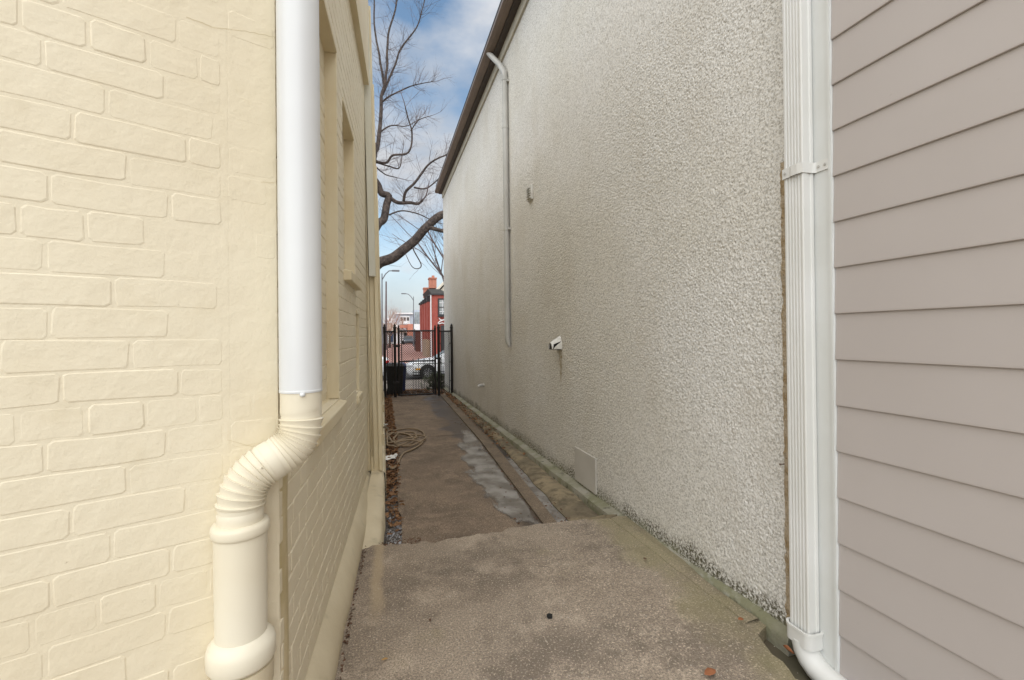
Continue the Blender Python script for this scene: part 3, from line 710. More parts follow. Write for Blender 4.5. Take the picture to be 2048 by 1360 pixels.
for i in range(30):
    z = -.16 - .34*i/29; wd = .05*(1-.75*(i/29)) + .012*noise.noise((z*30, 0, 3)); yc = 4.475 + .012*noise.noise((z*9, 3, 3))
    pts += [(1.7995, yc-wd, z), (1.797, yc-wd*.3, z), (1.797, yc+wd*.3, z), (1.7995, yc+wd, z)]
mb.add(pts, [(i*4+j, i*4+4+j, i*4+5+j, i*4+1+j) for i in range(29) for j in range(3)]); mb.build('rust_streak', M_RUST, v, smooth=True)
p0 = atx(968, 770, 1.8)
mb = MB(); mb.tube([(1.81, p0.y, p0.z), (1.74, p0.y, p0.z), (1.71, p0.y, p0.z-.01), (1.695, p0.y, p0.z-.03)], .028, 14); mb.build('pipe_stub', M_GREY, smooth=40, label='short grey pipe stub poking out low on the stucco near the gate', cat='pipe')
mb = MB(); mb.box(1.785, 1.799, 3.655, 4.108, -1.41, -1.092); mb.build('access_plate', M_PLATE, bevel=.003, label='flat grey rectangular cover plate low on the stucco wall', cat='cover plate')
pl = bpy.data.objects['access_plate']
for y_ in (3.675, 4.088):
    for z_ in (-1.39, -1.112): MB().lathe((1.785, y_, z_), [(.006, 0), (.006, .002), (.003, .003)], 10, axis=(-1, 0, 0)).build('screw', M_GREY, pl)

# ------------------------------------------------------------------ siding house with rectangular downspout
sh = empty('clapboard_house', (2.5, .5, -1.4), 'house with greige horizontal clapboard siding at far right', 'house')
MB().box(1.815, 6.0, -4, 1.44, -1.9, 5.2).build('wall_core', M_SIDING, sh)
P_ = .1885; zb0 = .451 - 10*P_
bm_ = None
for k in range(30):
    z = zb0 + k*P_ - 0.0
    if bm_ is None:
        mb = MB(); y0, y1 = -4, 1.4385
        prof = [(1.7905, 0), (1.7882, .002), (1.7880, .008), (1.7975, P_+.012), (1.8145, P_+.012), (1.8145, .010), (1.796, 0)]
        mb.prism(prof, y0, y1, 'y'); bm_ = mb.mesh('clapboard', M_SIDING)
    o = bpy.data.objects.new('clapboard', bm_); COL.objects.link(o); setparent(o, sh); o.matrix_basis = Matrix.Translation((0, 0, z))
MB().box(1.786, 1.83, 1.4395, 1.5325, -1.47, 5.2).build('corner_board', M_WTRIM, sh, bevel=.004)
MB().box(1.7805, 1.7855, 1.441, 1.452, -1.46, 5.2).build('corner_bead', M_WTRIM, sh)
ds = empty('rectangular_downspout', (1.74, 1.61, -1.4), 'white ribbed rectangular downspout beside the clapboard corner', 'downpipe')
# corrugated rectangular section
X0, X1, Y0, Y1 = 1.722, 1.783, 1.518, 1.614
sec = []
nr = 5
ww = (Y1-Y0-.02)/nr
sec.append((X0+.004, Y0)); sec.append((X0, Y0+.005))
for i in range(nr):
    a = Y0+.010+i*ww; sec += [(X0, a), (X0+.005, a+ww*.18), (X0+.005, a+ww*.55), (X0, a+ww*.75)]
sec += [(X0, Y1-.005), (X0+.004, Y1), (X1-.004, Y1), (X1, Y1-.005), (X1, Y0+.005), (X1-.004, Y0)]
sec += [(X0+.045, Y0), (X0+.041, Y0+.004), (X0+.030, Y0+.004), (X0+.026, Y0)]
mb = MB(); nS = len(sec); zs = (-1.30, 0, 1.5, 5.1); vs = [(a, b, z) for z in zs for a, b in sec]
mb.add(vs, [(r*nS+i, r*nS+(i+1)%nS, (r+1)*nS+(i+1)%nS, (r+1)*nS+i) for r in range(3) for i in range(nS)]); mb.build('spout', M_WHITE, ds, smooth=25)
cx, cy = (X0+X1)/2, (Y0+Y1)/2
def rrect(cx, cy, hx, hy, r, n=6):
    o = []
    for (sx_, sy_, a0) in ((1, 1, 0), (-1, 1, 90), (-1, -1, 180), (1, -1, 270)):
        for i in range(n+1):
            a = R(a0+90*i/n); o.append((cx+sx_*(hx-r)+r*math.cos(a), cy+sy_*(hy-r)+r*math.sin(a)))
    return o
# adapter collar: rounded-square outside, open top
o1 = rrect(cx, cy, .047, .063, .03); o2 = rrect(cx, cy, .041, .057, .027); n = len(o1); mb = MB()
o0 = rrect(cx, cy, .050, .066, .032)
vs = [(a, b, -1.345) for a, b in o1] + [(a, b, -1.288) for a, b in o1] + [(a, b, -1.286) for a, b in o0] + [(a, b, -1.276) for a, b in o0] + [(a, b, -1.276) for a, b in o2] + [(a, b, -1.33) for a, b in o2]
mb.add(vs, [(r*n+i, r*n+(i+1)%n, (r+1)*n+(i+1)%n, (r+1)*n+i) for r in range(5) for i in range(n)]); mb.build('adapter', M_WHITE, ds, smooth=40)
mb = MB(); c = Vector((cx, cy, -1.33)); pth = [c, c+Vector((0, -.004, -.03)), c+Vector((.002, -.022, -.07)), c+Vector((.004, -.06, -.115)), c+Vector((.006, -.12, -.15)), c+Vector((.01, -.24, -.185)), c+Vector((.014, -.42, -.215)), c+Vector((.02, -1.2, -.25))]
# keep the pipe above the slab
pth = [Vector((p.x, p.y, max(p.z, -1.40+.0525))) if i > 3 else p for i, p in enumerate(pth)]
pth[1].z, pth[2].z, pth[3].z = -1.337, -1.341, -1.346
pth = [Vector((cx, cy+.0, -1.33)), Vector((cx, cy-.001, -1.35)), Vector((cx, cy-.008, -1.375)), Vector((cx+.001, cy-.026, -1.402)), Vector((cx+.003, cy-.055, -1.424)), Vector((cx+.006, cy-.095, -1.438)), Vector((cx+.008, cy-.15, -1.444)), Vector((cx+.016, cy-.6, -1.446)), Vector((cx+.016, cy-1.6, -1.446))]
mb.tube(pth, .05, 28); mb.build('drain_elbow', M_WHITE, ds, smooth=40)
q = Vector((cx+.0083, cy-.17, -1.4441))
mb = MB(); mb.tube([q, q+Vector((0, -.012, 0))], .0508, 28); mb.build('blue_band', plain('blue_band_paint', (.03, .07, .35), .4), ds, smooth=40, label='thin blue band round the drain pipe')
# strap
SZ = .70
mb = MB(); t_ = .003; zs = (SZ-.022, SZ+.022)
line = [(1.80, Y1+.055), (1.797, Y1+.012), (1.775, Y1+.006), (X0-.003, Y1+.004), (X0-.004, Y0+.06), (X0-.010, Y0+.05), (X0-.010, Y0+.02), (X0-.004, Y0-.002), (X1-.012, Y0-.004), (1.7835, Y0-.010), (1.7835, 1.445)]
ol = [(a-.0025, b-.0015) for a, b in line]
n = len(line); vs = [(a, b, z) for z in zs for a, b in line] + [(a, b, z) for z in zs for a, b in ol]
fs = []
for i in range(n-1): fs += [(2*n+i, 2*n+i+1, 3*n+i+1, 3*n+i), (i+1, i, n+i, n+i+1), (n+i, 3*n+i, 3*n+i+1, n+i+1), (i, i+1, 2*n+i+1, 2*n+i)]
mb.add(vs, fs); stp = mb.build('strap', M_WHITE, ds)
for yy_, xx_ in ((1.465, 1.780), (1.495, 1.780), (1.60, X0-.008)): MB().lathe((xx_, yy_, SZ), [(.006, 0), (.006, .002), (.003, .003)], 10, axis=(-1, 0, 0)).build('screw', M_GREY, stp)

# ------------------------------------------------------------------ chain link gate
GYp = 12.2
def gxat(px): return at(px, 720, GYp).x
def gzat(py): return at(835, py, GYp).z
def post(mb, x, z0, z1, r):
    mb.tube([(x, GYp, z0), (x, GYp, z1)], r, 12)
    mb.lathe((x, GYp, z1), [(r*1.25, -.02), (r*1.3, .0), (r*1.15, .015), (r*.75, .03), (r*.9, .05), (r*.6, .075), (r*.1, .10)], 12)
def link(mb, x0, x1, z0, z1, y, st=.060, rr=.0050):
    w_, h_ = x1-x0, z1-z0
    k = int((w_+h_)/st)+1
    for i in range(k):
        for sgn in (1, -1):
            c = i*st
            # x - x0 = t, z = z0 + (c - t)  clipped
            t0, t1 = max(0, c-h_), min(w_, c)
            if t1-t0 < .01: continue
            if sgn > 0: a, b = (x0+t0, z0+c-t0), (x0+t1, z0+c-t1)
            else: a, b = (x1-t0, z0+c-t0), (x1-t1, z0+c-t1)
            mb.tube([(a[0], y+sgn*.002, a[1]), (b[0], y+sgn*.002, b[1])], rr, 4, caps=False)
GZ0 = -1.575
def xfence(label, xa, xb, pz):
    e = empty('chain_link_fence', (xa, GYp, GZ0), label, 'fence', 'chain link fence beside the walls')
    for x in (xa, xb):
        mb = MB(); post(mb, x, -1.7, pz, .036); mb.build('post', M_BLACK, e, smooth=50)
    for x in (xa+.065, xb-.065):
        mb = MB(); mb.tube([(x, GYp, GZ0+.06), (x, GYp, .12)], .010, 8); mb.build('tension_bar', M_BLACK, e, smooth=50)
        for z in (-1.2, -.7, -.2): MB().box(min(x, x+.065*(1 if x > (xa+xb)/2 else -1)), max(x, x+.065*(1 if x > (xa+xb)/2 else -1)), GYp-.014, GYp+.014, z-.012, z+.012).build('clip', M_BLACK, e)
    mb = MB(); mb.tube([(xa, GYp, .125), (xb, GYp, .125)], .022, 10); mb.build('rail', M_BLACK, e, smooth=50)
    mb = MB(); link(mb, xa+.065, xb-.065, GZ0+.05, .12, GYp); mb.build('wire_mesh', M_WIRE, e)
    return e
xp = [gxat(769.5), gxat(790), gxat(877.5), gxat(903.5)]
xfence('narrow chain link panel between the yellow house and the gate', xp[0], xp[1], .23)
xfence('narrow chain link panel between the gate and the stucco wall', xp[2], xp[3], .23)
g = empty('chain_link_gate', ((xp[1]+xp[2])/2, GYp, GZ0), 'black chain link gate with two horizontal rails closing the alley', 'gate')
xa, xb = gxat(797.5), gxat(870.5); zt, zb, zm = .14, -1.53, gzat(722)
for x in (xa, xb):
    mb = MB(); post(mb, x, zb-.02, .20, .026); mb.build('stile', M_BLACK, g, smooth=50)
for z in (zt, zm, zb):
    mb = MB(); mb.tube([(xa, GYp, z), (xb, GYp, z)], .021, 10); mb.build('rail', M_BLACK, g, smooth=50)
for x in (xa+.075, xb-.06):
    mb = MB(); mb.tube([(x, GYp, zb), (x, GYp, .17)], .011, 8); mb.build('tension_bar', M_BLACK, g, smooth=50)
mb = MB(); link(mb, xa+.02, xb-.02, zb, zt, GYp+.008); mb.build('wire_mesh', M_WIRE, g)
for z in (-.25, -1.2):
    mb = MB(); mb.box(xp[1]-.045, xa+.035, GYp-.035, GYp+.035, z-.03, z+.03); mb.build('hinge', M_BLACK, g, bevel=.006)
mb = MB(); mb.box(xb-.03, xp[2]+.045, GYp-.05, GYp-.03, -.62, -.57); mb.tube([(xb, GYp-.06, -.66), (xb, GYp-.06, -.50)], .012, 8); mb.build('latch', M_BLACK, g)

# ------------------------------------------------------------------ hose, paper, leaves
def hz(x, y): return gz(y) + .012
pth = []
rnd = random.Random(4); cxh, cyh = .27, 7.05
for i in range(300):
    a = 2*math.pi*i/60; lp = i/60
    ax_ = .275 + .05*math.sin(lp*2.9+1) - .018*lp + .02*math.sin(3*a+lp); ay_ = .58 - .09*lp + .10*math.sin(lp*3.3)
    x = cxh + .045*math.sin(lp*4.1) + ax_*math.cos(a) ; y = cyh + .12*math.sin(lp*2.2) - .06*lp + ay_*math.sin(a) + .06*math.sin(2*a+lp)
    x = max(.045, x)
    pth.append(Vector((x, y, hz(x, y) + .006 + .012*lp*(.6+.4*math.sin(a*2+lp)) + (.02 if x < .14 else 0))))
e_ = pth[-1]
tail = [(845, 884), (838, 891), (824, 899), (808, 906), (801, 916), (796, 928), (786, 938), (778, 934)]
tp = [atz(a, b, gz(6)+.015) for a, b in tail]; tp = [Vector((p.x, p.y, hz(p.x, p.y)+.004)) for p in tp]
ctrl = [e_] + tp
for i in range(len(ctrl)-1):
    p0, p1, p2, p3 = ctrl[max(0, i-1)], ctrl[i], ctrl[i+1], ctrl[min(len(ctrl)-1, i+2)]
    for k in range(1, 9):
        t = k/8; pth.append(.5*((2*p1)+(p2-p0)*t+(2*p0-5*p1+4*p2-p3)*t*t+(3*p1-p0-3*p2+p3)*t**3))
mb = MB(); mb.tube(pth, .0125, 8); mb.build('garden_hose', M_HOSE, smooth=True, label='coiled tan garden hose lying on leaves by the yellow wall', cat='hose')
f = empty('hose_tap', (.0, 6.4, -1.2), 'small brass hose tap low on the yellow wall', 'tap')
mb = MB(); mb.tube([(-.03, 6.1, -1.17), (.03, 6.1, -1.17), (.045, 6.1, -1.18), (.05, 6.1, -1.215)], .013, 10); mb.build('spout', M_BRASS, f, smooth=50)
mb = MB(); mb.lathe((.025, 6.1, -1.14), [(.008, -.03), (.008, 0), (.028, .002), (.028, .010), (.01, .014)], 12); mb.build('handle', M_GREY, f, smooth=50)
mb = MB(); nn = 9; P0 = atz(780, 918, gz(5.8)); rnd = random.Random(2); vs = []
for j in range(nn):
    for i in range(nn):
        u_, v_ = i/(nn-1)-.5, j/(nn-1)-.5
        vs.append((P0.x + u_*.17 + v_*.03, P0.y + v_*.20+u_*.06, gz(P0.y)+.02+.02*abs(noise.noise((u_*5, v_*5, 1)))+.015*noise.noise((u_*9, v_*8, 5))))
mb.add(vs, [(j*nn+i, j*nn+i+1, (j+1)*nn+i+1, (j+1)*nn+i) for j in range(nn-1) for i in range(nn-1)]); o = mb.build('paper_scrap', M_PAPER, smooth=False, label='crumpled white paper scrap on the leaves by the hose end', cat='paper')
sm_ = o.modifiers.new('solid', 'SOLIDIFY'); sm_.thickness = .001

def leaf(mb, p, L_, a, tilt, rnd, curl=.25):
    W_ = L_*rnd.uniform(.38, .6); prof = ((-.5, 0), (-.25, .75), (.05, 1), (.3, .7), (.5, 0))
    Mx = Matrix.Translation(p) @ Matrix.Rotation(a, 4, 'Z') @ Matrix.Rotation(tilt, 4, 'X') @ Matrix.Rotation(rnd.uniform(-.3, .3), 4, 'Y')
    top = [Vector((t*L_, w_*W_/2, curl*L_*(w_*w_*.5+t*t))) for t, w_ in prof]; bot = [Vector((t*L_, -w_*W_/2, curl*L_*(w_*w_*.5+t*t))) for t, w_ in prof[1:-1]]
    mid_ = [Vector((t*L_, 0, curl*L_*t*t)) for t, w_ in prof[1:-1]]
    vs = [Mx @ q for q in top+mid_+bot]
    mb.add(vs, [(0,5,1),(1,5,6,2),(2,6,7,3),(3,7,4),(0,8,5),(5,8,9,6),(6,9,10,7),(7,10,4)])
def litter(n, fx, seed, L0=.035, L1=.075):
    rnd = random.Random(seed); mb = MB()
    for _ in range(n):
        x, y, z = fx(rnd); leaf(mb, Vector((x, y, z)), rnd.uniform(L0, L1), rnd.uniform(0, 6.3), rnd.uniform(-.9, .9), rnd, rnd.uniform(0, .5))
    return mb
def chl(r):
    y = 3.6 + 8.5*r.random()**.7; x = .015 + .15*r.random()**.9 + (.03*r.random() if y > 6 else 0); return x, y, gz(y) - .012 + .03*r.random()*(1 if y > 5.4 else .3)
mb = litter(2000, chl, 11); mb.build('leaf_litter', M_LEAF, label='brown dead leaves drifted along the foot of the yellow wall', cat='leaves', kind='stuff')
def chr_(r):
    y = 5 + 7.3*r.random()**.55; t = r.random(); x = sx(y)+sw(y)*.8 + (1.70-sx(y)-sw(y)*.8)*t; return x, y, gz(y) + .008 + .035*t + .015*r.random()
mb = litter(480, chr_, 12, .03, .065); mb.build('leaf_litter', M_LEAF, label='brown dead leaves scattered along the foot of the stucco wall', cat='leaves', kind='stuff')
def crumb(r):
    y = 3.25 + 5*r.random()**1.6; x = sx(y) - .02 - .3*r.random()**3 if r.random() < .45 else sx(y)+sw(y)+.12*r.random(); return x, y, gz(y) + .004
mb = litter(330, crumb, 13, .008, .03); mb.build('leaf_litter', M_LEAFB, label='dark leaf crumbs in the wet gutter beside the puddle', cat='leaves', kind='stuff')
def crack(r):
    if r.random() < .5: x = -.06 + .3*r.random(); y = 3.2 - .02 + .07*r.random(); z = -1.42 + .02*r.random()
    else: y = 1.5 + 1.7*r.random(); x = WX(y) + .066 + .018*r.random(); z = -1.398
    return x, y, z
mb = litter(300, crack, 14, .006, .022); mb.build('leaf_litter', M_LEAFB, label='dark debris caught in the broken slab edge by the yellow footing', cat='leaves', kind='stuff')
# gravel in the left channel
rnd = random.Random(9); mb = MB(); oc = [(1,0,0),(-1,0,0),(0,1,0),(0,-1,0),(0,0,1),(0,0,-1)]; of = [(0,2,4),(2,1,4),(1,3,4),(3,0,4),(2,0,5),(1,2,5),(3,1,5),(0,3,5)]
for _ in range(2600):
    y = 3.2 + 3.0*rnd.random()**1.2; x = .005+.15*rnd.random(); r_ = rnd.uniform(.003, .008); a = rnd.uniform(0, 3)
    Mx = Matrix.Translation((x, y, gz(y)-.028+.012*rnd.random())) @ Matrix.Rotation(a, 3, 'X').to_4x4() @ Matrix.Rotation(a*2, 4, 'Z')
    mb.add([Mx @ Vector((q[0]*r_*rnd.uniform(.7, 1.4), q[1]*r_*rnd.uniform(.7, 1.4), q[2]*r_)) for q in oc], of)
mb.build('gravel', M_GRAVEL, label='wet dark gravel in the channel beside the yellow footing', cat='gravel', kind='stuff')
bed = MB().add([(-.02, 3.0, gz(3.3)-.028), (.2, 3.0, gz(3.3)-.028), (.2, 12.9, gz(12.4)-.028), (-.02, 12.9, gz(12.4)-.028)], [(0,1,2,3)]).build('gravel_bed', M_BED, pave)
bed = MB().add([(1.2, 3.1, gz(3.3)-.036), (1.74, 3.1, gz(3.3)-.036), (1.74, 12.9, gz(12.4)-.036), (1.2, 12.9, gz(12.4)-.036)], [(0,1,2,3)]).build('gravel_bed', M_BED, pave)
# single leaves and scraps on the near slab
def one_leaf(px, py, L_, m, label, a, tilt=.1, z=-1.392, name='fallen_leaf', cat='leaf'):
    p = atz(px, py, z); mb = MB(); leaf(mb, p, L_, a, tilt, random.Random(px), .3); o = mb.build(name, m, smooth=True, label=label, cat=cat)
    s_ = o.modifiers.new('solid', 'SOLIDIFY'); s_.thickness = .0008
one_leaf(769, 1319, .03, M_LEAFY, 'small yellow leaf on the slab near the bottom edge, left', .2)
one_leaf(860, 1240, .026, M_LEAFB, 'thin brown leaf on the middle of the near slab', 1.5)
one_leaf(678, 1293, .03, M_LEAFY, 'pale curled leaf against the foot of the yellow wall', 1.9, .9, -1.385)
one_leaf(1481, 1239, .045, M_LEAFO, 'orange brown leaf at the mossy ledge below the mold stain', .2, .3, -1.385)
one_leaf(1420, 1346, .06, M_LEAFO, 'largest reddish brown leaf flat on slab at the bottom right', .1)
one_leaf(1576, 1300, .06, M_LEAFO, 'upright rusty leaf wedged beside the white drain elbow', 1.4, 1.2, -1.41)
one_leaf(1290, 1118, .04, M_LEAFB, 'dark brown leaf at the foot of the stucco ledge', .5)
p = atz(1100, 1233, -1.397); mb = MB(); mb.prism([(p.x-.013, p.y-.012), (p.x+.006, p.y-.016), (p.x+.014, p.y+.004), (p.x-.002, p.y+.016), (p.x-.015, p.y+.008)], -1.40, -1.389); mb.build('tar_scrap', M_DARK, label='small black scrap lying on the near concrete slab', cat='debris')
# loose grit of the near slab
rnd = random.Random(19); mb = MB()
for _ in range(700):
    y = 1.2 + 2.0*rnd.random(); x = -.2 + 1.9*rnd.random(); r_ = rnd.uniform(.0012, .0042)
    if x < WX(y)+.07: continue
    mb.add([Vector((x, y, -1.3995-.02*max(0, x-1.2))) + Vector((q[0]*r_*rnd.uniform(.7, 1.6), q[1]*r_*rnd.uniform(.7, 1.6), q[2]*r_*.6)) for q in oc], of)
mb.build('grit', plain('pale_grit', (.45, .41, .35), .8), label='pale grit specks strewn over the near concrete slab', cat='grit', kind='stuff')

# ------------------------------------------------------------------ beyond the gate: steps, bins, fence, bush
stp = MB().box(-.5, 2.4, 12.95, 13.6, -2.2, -1.60).build('steps', M_WALK, kind='structure')
for i, (y0, y1, z) in enumerate(((13.605, 14.0, -1.70), (14.005, 14.4, -1.80), (14.405, 16.595, -1.90))):
    MB().box(-.5 if i < 2 else -6, 2.4 if i < 2 else 6, y0, y1, -2.2, z).build('step', M_WALK, stp, bevel=.01)
def gate_side(r): y = 12.3 + 4.2*r.random(); x = -.2+2.2*r.random(); z = -1.60 if y < 13.6 else -1.70 if y < 14 else -1.80 if y < 14.4 else -1.90; return x, y, z + .012+.02*r.random()
mb = litter(2600, gate_side, 21, .05, .10); mb.build('leaf_litter', M_LEAF, label='brown leaves covering the steps beyond the chain link gate', cat='leaves', kind='stuff')
def bin_(name, px0, px1, ytop, ybot, Y, m, label):
    a, b = at(px0, ybot, Y), at(px1, ytop, Y); x0, x1, z0, z1 = a.x, b.x, a.z, b.z; cx_ = (x0+x1)/2; hw = (x1-x0)/2; dpt = .32
    e = empty(name, (cx_, Y+dpt, z0), label, 'bin')
    q = lambda s, y0, y1, z: [(cx_-hw*s, y0, z), (cx_+hw*s, y0, z), (cx_+hw*s, y1, z), (cx_-hw*s, y1, z)]
    mb = MB(); mb.hexa(q(.80, Y+.08, Y+.56, z0+.05), q(.96, Y+.02, Y+.64, z1-.10)); mb.build('body', m, e, bevel=.03)
    mb = MB(); mb.hexa(q(1.02, Y-.01, Y+.68, z1-.11), q(1.04, Y-.02, Y+.70, z1-.07)); mb.build('rim', m, e, bevel=.01)
    mb = MB(); mb.hexa(q(1.03, Y-.02, Y+.70, z1-.068), q(.85, Y+.06, Y+.62, z1)); mb.build('lid', m, e, bevel=.015)
    for s_ in (-1, 1): MB().lathe((cx_+s_*hw*.8, Y+.60, z0+.1), [(.1, -.025), (.1, .025)], 18, axis=(1, 0, 0)).build('wheel', M_TYRE, e, smooth=50)
    mb = MB(); mb.tube([(cx_-hw*.7, Y+.74, z1-.1), (cx_+hw*.7, Y+.74, z1-.1)], .015, 8); mb.build('handle', m, e)
    mb = MB(); mb.box(cx_-hw*.3, cx_+hw*.3, Y+.012, Y+.03, z1-.34, z1-.28); mb.build('grip', m, e)
bin_('wheeled_bin', 772, 808, 727, 797, 12.72, M_BIN, 'black wheeled bin behind the left side of the gate')
bin_('wheeled_bin', 783, 813, 727, 796, 13.5, M_BINB, 'dark blue wheeled bin tucked behind the black bin')
# iron picket fence
pf = empty('picket_fence', (1, 15.4, -1.9), 'low black iron picket fence with spear tops before the parked car', 'fence')
FY = 15.4; x = .95
k = 0
while x < 3.2:
    top = -.80 if k % 2 == 0 else -1.1
    mb = MB(); mb.tube([(x, FY, -1.9), (x, FY, top)], .009, 6); mb.lathe((x, FY, top), [(.009, 0), (.022, .02), (.012, .05), (.001, .09)], 6); mb.build('picket', M_BLACK, pf)
    x += .09; k += 1
for z in (-1.2, -.92, -1.82): MB().box(.93, 3.2, FY-.012, FY+.012, z-.012, z+.012).build('rail', M_BLACK, pf)
# leafy bush and dark dried stems
def bush(label, c, rx, ry, rz, n, m, seed, L_=.07):
    e = empty('bush', (c[0], c[1], c[2]-rz), label, 'bush'); rnd = random.Random(seed); mb = MB(); st_ = MB()
    for _ in range(14):
        d = Vector((rnd.uniform(-1, 1)*rx, rnd.uniform(-1, 1)*ry, rnd.uniform(-.2, 1)*rz)); b = Vector((c[0], c[1], c[2]-rz)); st_.tube([b, b.lerp(Vector(c)+d, .5)+Vector((rnd.uniform(-.05, .05), 0, .05)), Vector(c)+d], [.012, .008, .004], 5)
    st_.build('stems', M_TWIG, e)
    for _ in range(n):
        while True:
            q = Vector((rnd.uniform(-1, 1), rnd.uniform(-1, 1), rnd.uniform(-1, 1)))
            if q.length < 1 and noise.noise((q.x*2.2+seed, q.y*2.2, q.z*2.2)) > -.12: break
        leaf(mb, Vector((c[0]+q.x*rx, c[1]+q.y*ry, c[2]+q.z*rz)), rnd.uniform(.6, 1.2)*L_, rnd.uniform(0, 6.3), rnd.uniform(-1.2, 1.2), rnd)
    mb.build('foliage', m, e)
bush('green leafy bush beyond the gate beside the steps', (1.62, 14.75, -1.52), .50, .32, .36, 1200, M_HEDGE, 3, .085)
bush('small green shrub behind the chain link panel at the stucco wall', (2.02, 14.3, -1.5), .18, .3, .3, 420, M_HEDGE, 5)

# ------------------------------------------------------------------ cars
def wheel(e, c, r, wd, face):
    wc = Vector(c)
    t_ = MB().lathe(wc, [(r*.62, -wd/2), (r*.93, -wd/2), (r, -wd*.3), (r, wd*.3), (r*.93, wd/2), (r*.62, wd/2)], 32, axis=(0, face, 0), caps=False).build('wheel', M_TYRE, e, smooth=40)
    mb = MB(); mb.lathe(wc, [(r*.66, wd*.1), (r*.66, wd*.46), (r*.60, wd*.5), (r*.585, wd*.2)], 32, axis=(0, face, 0), caps=False); mb.lathe(wc, [(.05, wd*.1), (.05, wd*.42), (.03, wd*.48)], 12, axis=(0, face, 0))
    for i in range(10):
        a = 2*math.pi*i/10; d = Vector((math.cos(a), 0, math.sin(a))); p = wc + Vector((0, face*wd*.36, 0)); q = p + d*r*.6; n_ = Vector((-d.z, 0, d.x))*.014
        mb.add([p-n_, p+n_, q+n_*1.5, q-n_*1.5, p-n_+Vector((0, face*.02, 0)), p+n_+Vector((0, face*.02, 0)), q+n_*1.5+Vector((0, face*.02, 0)), q-n_*1.5+Vector((0, face*.02, 0))], [(0,1,2,3),(4,5,6,7),(0,1,5,4),(1,2,6,5),(2,3,7,6),(3,0,4,7)])
    mb.build('rim', M_RIM, t_, smooth=40)
    MB().lathe(wc, [(r*.6, wd*.2), (r*.6, wd*.29)], 24, axis=(0, face, 0)).build('brake_disc', M_DARK, t_)
